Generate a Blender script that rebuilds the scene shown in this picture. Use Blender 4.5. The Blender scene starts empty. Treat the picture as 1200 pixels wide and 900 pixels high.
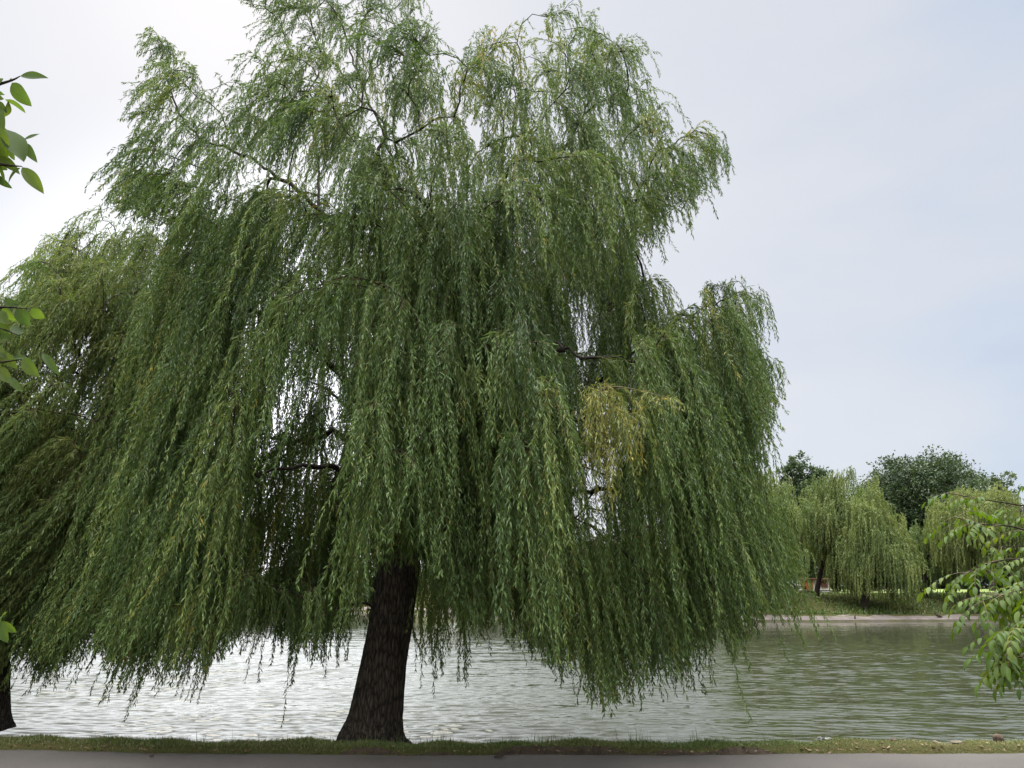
import bpy, math, random
import numpy as np
from math import radians as R, sin, cos, tan, pi

rng = np.random.default_rng(11)
random.seed(5)
SC = bpy.context.scene
COL = SC.collection

# ------------------------------------------------------------------ camera
PITCH, F, EYE = R(15.0), 902.0, 1.6
cam = bpy.data.objects.new('camera', bpy.data.cameras.new('camera'))
COL.objects.link(cam)
cam.location = (0, 0, EYE)
cam.rotation_euler = (pi / 2 + PITCH, 0, 0)
cam.data.sensor_width = 36
cam.data.lens = 36 * F / 1200
cam.data.clip_end = 6000
cam.data.clip_start = 0.05
SC.camera = cam
CP, SP = cos(PITCH), sin(PITCH)


def at(px, py, Y):
    """a point of the place seen at photo pixel (px, py) that stands Y metres away along the ground"""
    px = np.asarray(px, float); py = np.asarray(py, float); Y = np.asarray(Y, float)
    u = (px - 600) / F; v = (450 - py) / F
    dy = CP - v * SP; dz = SP + v * CP
    t = Y / dy
    return np.stack(np.broadcast_arrays(u * t, Y, EYE + dz * t), -1)


def project(P):
    d = P - np.array([0, 0, EYE])
    w = d[..., 1] * CP + d[..., 2] * SP
    v = -d[..., 1] * SP + d[..., 2] * CP
    return 600 + F * d[..., 0] / w, 450 - F * v / w


def norm(v):
    return v / np.maximum(np.linalg.norm(v, axis=-1, keepdims=True), 1e-9)


def catmull(P, n):
    P = np.asarray(P, float)
    Q = np.vstack([2 * P[0] - P[1], P, 2 * P[-1] - P[-2]])
    out = []
    for i in range(len(P) - 1):
        a, b, c, d = Q[i:i + 4]
        for t in np.linspace(0, 1, n, endpoint=False):
            out.append(0.5 * (2 * b + (c - a) * t + (2 * a - 5 * b + 4 * c - d) * t * t + (3 * b - a - 3 * c + d) * t ** 3))
    out.append(P[-1])
    return np.array(out)


def inside(px, py, poly):
    x, y = np.asarray(px), np.asarray(py)
    res = np.zeros(x.shape, bool)
    n = len(poly)
    for i in range(n):
        x0, y0 = poly[i]; x1, y1 = poly[(i + 1) % n]
        if y0 == y1:
            continue
        c = ((y0 > y) != (y1 > y)) & (x < (x1 - x0) * (y - y0) / (y1 - y0) + x0)
        res ^= c
    return res


# ------------------------------------------------------------------ mesh building
def tag(o, label=None, cat=None, group=None, kind=None):
    if label: o['label'] = label
    if cat: o['category'] = cat
    if group: o['group'] = group
    if kind: o['kind'] = kind
    return o


def empty(name, loc, label=None, cat=None, group=None):
    o = bpy.data.objects.new(name, None)
    o.empty_display_size = 0.2
    COL.objects.link(o)
    o.location = loc
    return tag(o, label, cat, group)


class MB:
    """collects vertices and faces of equal-length arrays, then links ONE mesh object"""
    def __init__(s):
        s.v = []; s.f = []; s.n = 0; s.t = []
    def add(s, V, faces, tint=0.5, mat=0, smooth=True):
        V = np.asarray(V, np.float32).reshape(-1, 3)
        faces = np.asarray(faces, np.int64)
        s.v.append(V); s.f.append((faces + s.n, mat, smooth))
        s.t.append(np.broadcast_to(np.asarray(tint, np.float32), (len(V),)))
        s.n += len(V)
    def build(s, name, mats, parent=None, origin=(0, 0, 0)):
        V = np.concatenate(s.v) - np.asarray(origin, np.float32)
        me = bpy.data.meshes.new(name)
        loops = np.concatenate([f.ravel() for f, _, _ in s.f]).astype(np.int32)
        tot = np.concatenate([np.full(len(f), f.shape[1]) for f, _, _ in s.f]).astype(np.int32)
        mi = np.concatenate([np.full(len(f), m) for f, m, _ in s.f]).astype(np.int32)
        sm = np.concatenate([np.full(len(f), q) for f, _, q in s.f]).astype(bool)
        start = np.concatenate([[0], np.cumsum(tot)[:-1]]).astype(np.int32)
        me.vertices.add(len(V)); me.vertices.foreach_set('co', V.astype(np.float32).ravel())
        me.loops.add(len(loops)); me.loops.foreach_set('vertex_index', loops)
        me.polygons.add(len(tot)); me.polygons.foreach_set('loop_start', start); me.polygons.foreach_set('loop_total', tot)
        me.polygons.foreach_set('material_index', mi); me.polygons.foreach_set('use_smooth', sm)
        a = me.attributes.new('tint', 'FLOAT', 'POINT'); a.data.foreach_set('value', np.concatenate(s.t))
        for m in (mats if isinstance(mats, (list, tuple)) else [mats]):
            me.materials.append(m)
        me.update(calc_edges=True)
        o = bpy.data.objects.new(name, me)
        COL.objects.link(o)
        if parent is not None:
            o.parent = parent
        else:
            o.location = origin
        return o


def box(mb, c, size, mat=0, rz=0.0, tint=.5, smooth=False):
    sx, sy, sz = [k / 2 for k in size]
    V = np.array([(x, y, z) for z in (-sz, sz) for y in (-sy, sy) for x in (-sx, sx)], float)
    b = min(sx, sy, sz) * .12
    ca, sa = cos(rz), sin(rz)
    # chamfered: 24 vertices
    VV = []; 
    for v in V:
        s = np.sign(v)
        for k in range(3):
            w = v - s * b; w[k] = v[k]; VV.append(w)
    VV = np.array(VV)
    me_f = []
    idx = lambda i, k: i * 3 + k
    quads = {0: [(0, 2, 6, 4), (1, 5, 7, 3)], 1: [(0, 4, 5, 1), (2, 3, 7, 6)], 2: [(0, 1, 3, 2), (4, 6, 7, 5)]}
    for k, qs in quads.items():
        for q in qs:
            me_f.append([idx(i, k) for i in q])
    edges = [(a, b_) for a in range(8) for b_ in range(a + 1, 8) if bin(a ^ b_).count('1') == 1]
    for a, b_ in edges:
        k = {1: 0, 2: 1, 4: 2}[a ^ b_]
        o1, o2 = [j for j in range(3) if j != k]
        me_f.append([idx(a, o1), idx(b_, o1), idx(b_, o2), idx(a, o2)])
    tris = [[idx(i, 0), idx(i, 1), idx(i, 2)] for i in range(8)]
    W = VV.copy()
    W[:, 0] = VV[:, 0] * ca - VV[:, 1] * sa; W[:, 1] = VV[:, 0] * sa + VV[:, 1] * ca
    W += np.asarray(c)
    mb.add(W, me_f, tint, mat, smooth)
    n0 = mb.n - len(W)
    mb.f.append((np.array(tris) + n0, mat, smooth))


def tube(mb, P, r, sides=7, mat=0, tint=.5, ridge=None, cap=True):
    P = np.asarray(P, float); n = len(P)
    r = np.broadcast_to(np.asarray(r, float), (n,))
    T = norm(np.gradient(P, axis=0))
    ref = np.array([0.31, 0.95, 0.05]) if abs(T[0][2]) > .5 else np.array([0, 0, 1.])
    A = norm(np.cross(T, ref)); B = np.cross(T, A)
    th = np.linspace(0, 2 * pi, sides, endpoint=False)
    rad = np.broadcast_to(r[:, None], (n, sides)).copy()
    if ridge is not None:
        rad = rad * ridge(np.arange(n)[:, None] / max(n - 1, 1), th[None, :])
    V = P[:, None] + rad[..., None] * (np.cos(th)[None, :, None] * A[:, None] + np.sin(th)[None, :, None] * B[:, None])
    i, j = np.meshgrid(np.arange(n - 1), np.arange(sides), indexing='ij')
    j2 = (j + 1) % sides
    f = np.stack([i * sides + j, i * sides + j2, (i + 1) * sides + j2, (i + 1) * sides + j], -1).reshape(-1, 4)
    mb.add(V.reshape(-1, 3), f, tint, mat, True)
    if cap:
        n0 = mb.n - n * sides
        c = P[-1] + T[-1] * r[-1] * .5
        mb.add(c[None], np.zeros((0, 3), int), tint, mat)
        last = n0 + (n - 1) * sides
        jj = np.arange(sides)
        mb.f.append((np.stack([last + jj, last + (jj + 1) % sides, np.full(sides, mb.n - 1)], -1), mat, True))


# ------------------------------------------------------------------ materials
def mat(name):
    m = bpy.data.materials.new(name); m.use_nodes = True
    nt = m.node_tree; nt.nodes.clear()
    out = nt.nodes.new('ShaderNodeOutputMaterial')
    return m, nt, out


def N(nt, t, **kw):
    n = nt.nodes.new('ShaderNode' + t)
    for k, v in kw.items():
        if k.startswith('i_'):
            n.inputs[k[2:].replace('_', ' ')].default_value = v
        else:
            setattr(n, k, v)
    return n


def ramp(nt, stops, src, interp='LINEAR'):
    r = nt.nodes.new('ShaderNodeValToRGB')
    r.color_ramp.interpolation = interp
    e = r.color_ramp.elements
    while len(e) < len(stops): e.new(0.5)
    for k, (p, c) in zip(e, stops):
        k.position = p; k.color = (*c, 1) if len(c) == 3 else c
    nt.links.new(src, r.inputs[0])
    return r


def leaf_mat(name, stops, under=1.25, trans=.32, rough=.5, spec=.35, noise_scale=.7):
    """leaf: a tint of its own per leaf, a paler underside, light passing through"""
    m, nt, out = mat(name)
    L = nt.links.new
    at_ = N(nt, 'Attribute', attribute_name='tint')
    tc = N(nt, 'TexCoord')
    nz = N(nt, 'TexNoise', i_Scale=noise_scale, i_Detail=2.0)
    L(tc.outputs['Object'], nz.inputs['Vector'])
    ad = N(nt, 'Math', operation='MULTIPLY_ADD'); L(nz.outputs[0], ad.inputs[0]); ad.inputs[1].default_value = .35
    sb = N(nt, 'Math', operation='SUBTRACT'); L(at_.outputs['Fac'], sb.inputs[0]); sb.inputs[1].default_value = .175
    L(sb.outputs[0], ad.inputs[2])
    r = ramp(nt, stops, ad.outputs[0])
    g = N(nt, 'NewGeometry')
    pale = N(nt, 'HueSaturation', i_Saturation=.85, i_Value=under); L(r.outputs[0], pale.inputs['Color'])
    mx = N(nt, 'Mix', data_type='RGBA'); L(g.outputs['Backfacing'], mx.inputs[0]); L(r.outputs[0], mx.inputs[6]); L(pale.outputs[0], mx.inputs[7])
    p = N(nt, 'BsdfPrincipled', i_Roughness=rough); p.inputs['Specular IOR Level'].default_value = spec
    L(mx.outputs[2], p.inputs['Base Color'])
    t = N(nt, 'BsdfTranslucent')
    tcx = N(nt, 'HueSaturation', i_Hue=.485, i_Saturation=1.15, i_Value=1.5); L(r.outputs[0], tcx.inputs['Color']); L(tcx.outputs[0], t.inputs['Color'])
    ms = N(nt, 'MixShader'); ms.inputs[0].default_value = trans
    L(p.outputs[0], ms.inputs[1]); L(t.outputs[0], ms.inputs[2]); L(ms.outputs[0], out.inputs[0])
    return m


def bark_mat(name, dark, light, scale=14, stretch=.16, bump=.6):
    m, nt, out = mat(name)
    L = nt.links.new
    tc = N(nt, 'TexCoord'); mp = N(nt, 'Mapping'); mp.inputs['Scale'].default_value = (1, 1, stretch)
    L(tc.outputs['Object'], mp.inputs[0])
    a = N(nt, 'TexNoise', i_Scale=scale, i_Detail=6.0, i_Roughness=.65); L(mp.outputs[0], a.inputs['Vector'])
    v = N(nt, 'TexVoronoi', i_Scale=scale * .9, feature='DISTANCE_TO_EDGE'); L(mp.outputs[0], v.inputs['Vector'])
    mul = N(nt, 'Math', operation='MULTIPLY'); L(a.outputs[0], mul.inputs[0])
    pw = N(nt, 'Math', operation='POWER'); L(v.outputs['Distance'], pw.inputs[0]); pw.inputs[1].default_value = .35
    L(pw.outputs[0], mul.inputs[1])
    r = ramp(nt, [(.12, dark), (.6, light)], mul.outputs[0])
    p = N(nt, 'BsdfPrincipled', i_Roughness=.9); p.inputs['Specular IOR Level'].default_value = .2
    L(r.outputs[0], p.inputs['Base Color'])
    b = N(nt, 'Bump', i_Strength=bump, i_Distance=.04); L(mul.outputs[0], b.inputs['Height']); L(b.outputs[0], p.inputs['Normal'])
    L(p.outputs[0], out.inputs[0])
    return m


def plain_mat(name, c1, c2, scale=8, rough=.7, bump=.2, dist=.01, coords='Object', stretch=(1, 1, 1)):
    m, nt, out = mat(name)
    L = nt.links.new
    tc = N(nt, 'TexCoord'); mp = N(nt, 'Mapping'); mp.inputs['Scale'].default_value = stretch
    L(tc.outputs[coords], mp.inputs[0])
    a = N(nt, 'TexNoise', i_Scale=scale, i_Detail=6.0, i_Roughness=.6); L(mp.outputs[0], a.inputs['Vector'])
    r = ramp(nt, [(.3, c1), (.7, c2)], a.outputs[0])
    p = N(nt, 'BsdfPrincipled', i_Roughness=rough); p.inputs['Specular IOR Level'].default_value = .3
    L(r.outputs[0], p.inputs['Base Color'])
    b = N(nt, 'Bump', i_Strength=bump, i_Distance=dist); L(a.outputs[0], b.inputs['Height']); L(b.outputs[0], p.inputs['Normal'])
    L(p.outputs[0], out.inputs[0])
    return m


WILLOW = [(0.0, (.030, .062, .017)), (.35, (.068, .120, .027)), (.65, (.116, .172, .038)), (.85, (.18, .205, .05)), (1.0, (.30, .23, .035))]
WILLOW_B = [(0.0, (.045, .082, .024)), (.4, (.082, .138, .040)), (.75, (.140, .190, .055)), (1.0, (.20, .22, .06))]
WILLOW_FAR = [(0.0, (.045, .080, .022)), (.5, (.100, .150, .038)), (1.0, (.20, .235, .065))]
DARK = [(0.0, (.022, .042, .018)), (.5, (.042, .070, .026)), (1.0, (.10, .125, .042))]
FRESH = [(0.0, (.045, .090, .014)), (.5, (.085, .145, .020)), (1.0, (.19, .22, .035))]
M = {
    'willow': leaf_mat('willow_leaf', WILLOW),
    'yellow': leaf_mat('yellowed_leaf', [(0, (.11, .15, .035)), (.45, (.20, .215, .05)), (1, (.36, .30, .065))]),
    'willow_b': leaf_mat('olive_willow_leaf', WILLOW_B, trans=.45),
    'willow_far': leaf_mat('far_willow_leaf', WILLOW_FAR, under=1.1),
    'dark': leaf_mat('dark_broad_leaf', DARK, under=1.1, trans=.25),
    'mid': leaf_mat('mid_broad_leaf', [(0, (.030, .058, .022)), (.5, (.058, .092, .030)), (1, (.11, .14, .045))], under=1.1, trans=.25),
    'fresh': leaf_mat('fresh_leaf', FRESH, under=1.05, trans=.42, noise_scale=5, spec=.2),
    'oval': leaf_mat('oval_leaf', [(0, (.030, .062, .018)), (.5, (.070, .115, .024)), (1, (.15, .19, .035))], under=1.0, trans=.5, noise_scale=14, spec=.2),
    'bark': bark_mat('willow_bark', (.012, .010, .008), (.13, .105, .082), 30, .22, .8),
    'limb': bark_mat('limb_bark', (.014, .011, .009), (.060, .046, .034), 25, .4, .3),
    'twig': plain_mat('willow_twig', (.05, .045, .02), (.13, .09, .035), 3, .6, 0),
    'farbark': bark_mat('far_bark', (.018, .014, .011), (.07, .05, .038), 6, .25, .5),
}

# ------------------------------------------------------------------ willow pieces
def strands(origin, d0, length, hang, drop, K=12, seed_wave=.10):
    """hanging shoots: each leaves its branch along d0 and bends into the hanging direction"""
    n = len(origin)
    ds = length / K
    P = np.empty((n, K + 1, 3)); P[:, 0] = origin
    wav = rng.normal(0, seed_wave, (n, 3)); ph = rng.uniform(0, 6.28, n)
    for k in range(K):
        s = (k + .5) * ds
        w = np.exp(-s / drop)[:, None]
        d = d0 * w + hang * (1 - w) + wav * np.sin(ph + 5 * s)[:, None]
        P[:, k + 1] = P[:, k] + norm(d) * ds[:, None]
    return P


def clip_len(P, poly, jitter, holes=(), front=None):
    """how many segments of every shoot stay within the crown's outline"""
    n, K1, _ = P.shape
    px, py = project(P)
    j = rng.standard_t(3, (n, 1, 2)) * jitter
    hem = np.where(py > 560, rng.exponential(26, (n, 1)) - 20 + 14 * np.sin(px / 13.) * (py > 600), 0) * np.clip((py - 560) / 120, 0, 1)
    ok = inside(px + j[..., 0], py + j[..., 1] + hem, poly)
    if front is not None:            # shoots on the near side end higher, so the trunk shows below them
        ok &= ~((P[..., 1] < front[2]) & (py > np.interp(px, front[0], front[1]) + rng.normal(0, 16, (n, 1))))
    for h, keep in holes:
        out = inside(px + j[..., 0] * .3, py + j[..., 1] * .3, h) & (rng.random((n, 1)) > keep)
        ok &= ~out
    return np.where(ok.all(1), K1 - 1, np.argmin(ok, 1) - 1)


def leaves_on(mb, P, nseg, spacing, llen, lwid, tint, tvar, matid=0, droop=.25, bare=.04):
    """willow leaves set alternately along the shoots"""
    n, K1, _ = P.shape
    seg = np.linalg.norm(P[:, 1] - P[:, 0], axis=-1)
    L = seg * nseg
    keep = nseg >= 2
    cnt = np.where(keep, (L / spacing).astype(int), 0)
    idx = np.repeat(np.arange(n), cnt)
    if not len(idx): return
    first = np.concatenate([[0], np.cumsum(cnt)[:-1]])
    k = np.arange(len(idx)) - first[idx]
    s = bare + (k + rng.random(len(idx))) * spacing
    s = np.minimum(s, L[idx] * .999)
    u = s / seg[idx]
    i0 = np.minimum(u.astype(int), K1 - 2); fr = (u - i0)[:, None]
    A, B = P[idx, i0], P[idx, i0 + 1]
    b = A + (B - A) * fr
    T = norm(B - A)
    side = norm(np.cross(T, rng.normal(0, 1, (len(idx), 3))))
    ang = rng.uniform(.3, .95, len(idx))[:, None]
    d = T * np.cos(ang) + side * np.sin(ang)
    d[:, 2] -= droop
    d = norm(d)
    ll = llen * rng.uniform(.55, 1.15, len(idx)) * (1 - .35 * (s / np.maximum(L[idx], .01)))
    ww = lwid * rng.uniform(.75, 1.2, len(idx)) * .5
    w = norm(np.cross(d, rng.normal(0, 1, (len(idx), 3))))
    nn = np.cross(w, d)
    mid = b + d * (ll * .42)[:, None] + nn * (ll * .05)[:, None]
    tip = b + d * ll[:, None] - np.array([0, 0, 1]) * (ll * .10)[:, None]
    V = np.stack([b, mid - w * ww[:, None] + nn * (ww * .35)[:, None], tip, mid + w * ww[:, None] + nn * (ww * .35)[:, None]], 1)
    m = len(idx)
    base = np.arange(m)[:, None] * 4
    f = np.concatenate([base + np.array([[0, 1, 2]]), base + np.array([[0, 2, 3]])])
    t = np.clip(tint[idx] + rng.normal(0, tvar, m), 0, 1)
    mb.add(V.reshape(-1, 3), f, np.repeat(t, 4), matid, False)
    return m


def stems_on(mb, P, nseg, r, matid=1):
    n, K1, _ = P.shape
    keep = np.where(nseg >= 2)[0]
    P = P[keep]; ns = nseg[keep]
    n = len(keep)
    if not n: return
    T = norm(P[:, 1] - P[:, 0])
    A = norm(np.cross(T, np.array([.3, 1., .2]))); B = np.cross(T, A)
    th = np.array([0, 2.09, 4.19])
    rr = r * (1 - .8 * np.arange(K1) / K1)
    off = np.cos(th)[None, :, None] * A[:, None] + np.sin(th)[None, :, None] * B[:, None]
    V = P[:, :, None] + rr[None, :, None, None] * off[:, None]
    bi = np.arange(n)[:, None, None] * (K1 * 3)
    i = np.arange(K1 - 1)[None, :, None]; j = np.arange(3)[None, None, :]; j2 = (j + 1) % 3
    f = np.stack([bi + i * 3 + j, bi + i * 3 + j2, bi + (i + 1) * 3 + j2, bi + (i + 1) * 3 + j], -1)
    f = f[np.broadcast_to(i < ns[:, None, None], f.shape[:3])]
    mb.add(V.reshape(-1, 3), f.reshape(-1, 4), .5, matid, True)


def bezier(a, b, c, d, n):
    t = np.linspace(0, 1, n)[:, None]
    return a * (1 - t) ** 3 + 3 * b * t * (1 - t) ** 2 + 3 * c * t * t * (1 - t) + d * t ** 3


class Skeleton:
    """limbs drawn as curves, then every shoot tip is joined to the nearest wood by an arching branch"""
    def __init__(s):
        s.pos = []; s.dir = []; s.par = []; s.limb = []; s.load = []
        s.runs = []
    def add_run(s, P, limb, parent):
        ids = []
        P = np.asarray(P)
        T = norm(np.gradient(P, axis=0))
        for k in range(len(P)):
            s.pos.append(P[k]); s.dir.append(T[k]); s.par.append(parent if k == 0 else ids[-1]); s.limb.append(limb); s.load.append(0)
            ids.append(len(s.pos) - 1)
        s.runs.append((ids, limb))
        return ids
    def nearest(s, p):
        P = np.array(s.pos)
        d = np.linalg.norm(P - p, axis=1) + .55 * np.maximum(0, P[:, 2] - p[2] + .1)
        return int(np.argmin(d))
    def join(s, tips, arch=.3, axis=(0, 0)):
        s.tipids = [None] * len(tips)
        P0 = np.array(s.pos)
        order = np.argsort([np.min(np.linalg.norm(P0 - t, axis=1)) for t in tips])
        for k in order:
            t = tips[k]
            q = s.nearest(t)
            a = s.pos[q]; L = np.linalg.norm(t - a)
            if L < .05:
                s.tipids[k] = [q]; continue
            out = t - a; out[2] = 0
            out = norm(out)
            b = a + (s.dir[q] * .25 + norm(t - a) * .25) * L + np.array([0, 0, arch * .5 * L])
            c = t - out * .3 * L + np.array([0, 0, arch * .55 * L]) + rng.normal(0, .04 * L, 3)
            n = max(4, min(12, int(L / .16)))
            ids = s.add_run(bezier(a, b, c, t, n)[0:], s.limb[q], s.par[q] if s.par[q] is not None else q)
            s.par[ids[0]] = q
            s.tipids[k] = ids
    def radii(s, r_tip, p, cap):
        load = np.zeros(len(s.pos))
        for ids in s.tipids: load[ids[-1]] += 1
        for i in range(len(s.pos) - 1, -1, -1):
            if s.par[i] is not None and s.par[i] != i: load[s.par[i]] += load[i]
        return np.minimum(r_tip * np.maximum(load, .6) ** p, cap)


def trunk_ridge(seed, amp, k=17):
    r = np.random.default_rng(seed)
    ph = r.uniform(0, 6.28, 12)
    def f(u, th):
        w = th + .25 * np.sin(3.1 * u + ph[0]) + .12 * np.sin(11 * u + ph[1])
        a = np.abs(np.sin(k * .5 * w + 1.2 * np.sin(2 * w + ph[2]) + 1.3 * np.sin(9 * u + 3 * w) + .7 * np.sin(31 * u + 7 * w + ph[8])))
        b = np.abs(np.sin(k * .95 * w + 1.7 * np.sin(3 * w + ph[3]) - 1.3 * np.sin(14 * u + 2 * w) + .8 * np.sin(47 * u - 5 * w + ph[9])))
        c = .5 + .5 * np.sin(2 * w + ph[4]) * np.sin(3 * w + ph[5])
        flare = np.exp(-u * 9) * (.13 * np.cos(5 * w + ph[6]) + .07 * np.cos(3 * w + ph[7]))
        return 1 + amp * (.6 * a + .4 * b - .5) + .05 * (c - .5) + flare
    return f


def dense(P, r, k):
    n = len(P); t = np.linspace(0, n - 1, (n - 1) * k + 1)
    return np.stack([np.interp(t, np.arange(n), P[:, i]) for i in range(3)], -1), np.interp(t, np.arange(n), r)


def big_willow(name, label, group, trunk, limbs, outline, holes, tip_n, shoots, Y0, lean, mats, seed,
               front=.45, back=.25, depth=.9, llen=.092, lwid=.0138, spacing=.0175, tops=(), tint0=.42, zones=None, extra=None, lenscale=1.0, front_hem=None, recess=()):
    global rng
    rng = np.random.default_rng(seed)
    leafm, barkm, limbm, twigm = mats
    base = at(*trunk[0][:3])
    root = empty(name, base, label, 'tree', group)
    sk = Skeleton()
    tp = np.array([at(*q[:3]) for q in trunk]); tr = [q[3] for q in trunk]
    TP = catmull(tp, 14)
    TR = np.interp(np.linspace(0, len(tr) - 1, len(TP)), np.arange(len(tr)), tr)
    t_ids = sk.add_run(TP, -1, None)
    for li, q in enumerate(limbs):
        Pq = np.array([at(*w) for w in q])
        C = catmull(Pq, 9)
        C[1:-1] += rng.normal(0, .018, C[1:-1].shape)
        par = sk.nearest(C[0])
        sk.add_run(C, li, par)
    # tips of the branches
    xs = [p[0] for p in outline]; ys = [p[1] for p in outline]
    tips = []
    rows = {}
    def half(py):
        k = int(py // 20)
        if k not in rows:
            yy = k * 20 + 10
            g = np.arange(min(xs), max(xs), 6.)
            ins = g[inside(g, np.full(len(g), yy), outline)]
            rows[k] = (ins.min(), ins.max()) if len(ins) else (0, 1)
        return rows[k]
    tries = 0
    while len(tips) < tip_n and tries < 60000:
        tries += 1
        px = rng.uniform(min(xs), max(xs)); py = rng.uniform(min(ys), max(ys) - 40)
        if not inside(np.array([px]), np.array([py - 12]), outline)[0]: continue
        if zones:
            w = 1.0
            for (x0, y0, x1, y1), k in zones:
                if x0 < px < x1 and y0 < py < y1: w *= k
            if rng.random() > w: continue
        bad = False
        if front_hem and 395 < px < 640 and py > 655: continue
        for h, keep in holes:
            if inside(np.array([px]), np.array([py]), h)[0] and rng.random() > keep: bad = True
        if bad: continue
        a, b = half(py)
        m = (a + b) / 2; hw = max((b - a) / 2, 5)
        q = min(1, abs(px - m) / hw)
        h = depth * hw / F * Y0 * math.sqrt(max(.03, 1 - q * q))
        if py > 540 and front_hem: h *= .68
        u = rng.random()
        if any(inside(np.array([px]), np.array([py]), r_)[0] for r_ in recess): Y = Y0 + h * rng.uniform(-.25, .95)      # hollows of the crown: only wood and shoots deep inside
        elif u < front: Y = Y0 - h * rng.uniform(.6, 1.0)
        elif u < front + back: Y = Y0 + h * rng.uniform(.5, 1.0)
        else: Y = Y0 + h * rng.uniform(-.6, .6)
        if front_hem and Y < front_hem[2] and py > np.interp(px, front_hem[0], front_hem[1]) - 15: continue
        tips.append(at(px, py, Y))
    for q in tops: tips.append(at(*q))
    tips = np.array(tips)
    sk.join(tips)
    rad = sk.radii(.0048, .46, .2)
    # wood
    tb = MB()
    tube(tb, *dense(TP, TR, 4), 150, 0, ridge=trunk_ridge(seed, .11, 31))
    tb.build('trunk', [barkm], root, base)
    per = {}
    for ids, limb in sk.runs[1:]:
        per.setdefault(max(limb, 0), []).append(ids)
    for limb, runs in per.items():
        lb = MB()
        for ids in runs:
            P = np.array([sk.pos[i] for i in ids]); r = rad[ids].copy()
            r = np.maximum.accumulate(r[::-1])[::-1]
            r = np.minimum(r, r[0] * (1.02 - .86 * np.linspace(0, 1, len(r))) + .003)
            tube(lb, P, r, 9 if r[0] > .03 else 5)
        lb.build('branch', [limbm], root, base)
    # hanging shoots
    O = []; D = []; Lh = []; TT = []; HG = []
    cx = base[0]
    for k, ids in enumerate(sk.tipids):
        P = np.array([sk.pos[i] for i in ids])
        tx, ty = project(P[-1])
        n = rng.poisson(shoots) + 2
        up = np.clip((330 - ty) / 330, 0, 1)           # the crown's upper part: short lively shoots
        ct = min(rng.normal(tint0 + .03 * up, .14), .74)
        seglen = min(1.0, np.linalg.norm(P[-1] - P[0]))
        m = len(P)
        for _ in range(n):
            w = rng.random()
            f = (m - 1) * (1 - w * .92) if m > 2 else m - 1
            i = int(min(f, m - 2)) if m > 1 else 0
            o = P[i] + (P[min(i + 1, m - 1)] - P[i]) * (f - i)
            T = norm(P[min(i + 1, m - 1)] - P[max(i - 1, 0)] + 1e-6)
            d = norm(T * 1.0 + rng.normal(0, .42, 3) + np.array([0, 0, .08 + .35 * up]))
            O.append(o); D.append(d)
            Lh.append(rng.uniform(.3, 1.0) * (2.05 - 1.25 * up) * (1.15 if ty > 500 else 1) * lenscale)
            TT.append(ct + rng.normal(0, .05))
            hx, hy = lean(tx, ty)
            HG.append((hx + rng.normal(0, .12), hy + rng.normal(0, .12), -1))
    O = np.array(O); D = np.array(D); Lh = np.array(Lh); TT = np.array(TT); HG = norm(np.array(HG))
    up = np.clip((330 - project(O)[1]) / 330, 0, 1)
    P = strands(O, D, Lh, HG, .10 + .22 * up + rng.uniform(0, .12, len(O)))
    ns = clip_len(P, outline, 9, holes, front_hem)
    if extra:
        eo = np.concatenate([at(px_ + rng.normal(0, 5, k_), py_ + rng.normal(0, 6, k_), Y_ + rng.normal(0, .12, k_)) for px_, py_, Y_, k_, l_, hx_ in extra])
        el = np.concatenate([l_ * rng.uniform(.45, 1.05, k_) for px_, py_, Y_, k_, l_, hx_ in extra])
        eh = norm(np.concatenate([np.stack([hx_ + rng.normal(0, .05, k_), rng.normal(0, .05, k_), -np.ones(k_)], -1) for px_, py_, Y_, k_, l_, hx_ in extra]))
        ed = norm(eh * .2 + rng.normal(0, .5, eh.shape) + np.array([.2, 0, .3]))
        EP = strands(eo, ed, el, eh, np.full(len(eo), .1))
        P = np.concatenate([P, EP]); ns = np.concatenate([ns, np.full(len(eo), 12)]); O = np.concatenate([O, eo]); Lh = np.concatenate([Lh, el]); HG = np.concatenate([HG, eh])
        TT = np.concatenate([TT, rng.normal(tint0, .08, len(eo))])
    cb = MB()
    # some side shoots leave the long shoots halfway down
    pick = rng.random(len(O)) < .5
    j = rng.integers(2, 8, len(O))
    pick &= ns > j
    O2 = P[np.arange(len(O)), j][pick]
    T2 = norm(P[np.arange(len(O)), j + 1] - P[np.arange(len(O)), j])[pick]
    P2 = strands(O2, norm(T2 + rng.normal(0, .55, T2.shape)), Lh[pick] * rng.uniform(.25, .6, pick.sum()), HG[pick], np.full(pick.sum(), .09))
    ns2 = clip_len(P2, outline, 9, holes, front_hem)
    nl = 0
    for PP, nn, tt in ((P, ns, TT), (P2, ns2, TT[pick])):
        nl += leaves_on(cb, PP, nn, spacing, llen, lwid, tt, .12) or 0
        stems_on(cb, PP, nn, .0022)
    cb.build('crown', [leafm, twigm], root, base)
    print(name, 'tips', len(tips), 'shoots', len(O), 'leaves', nl)
    return root, sk


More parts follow.
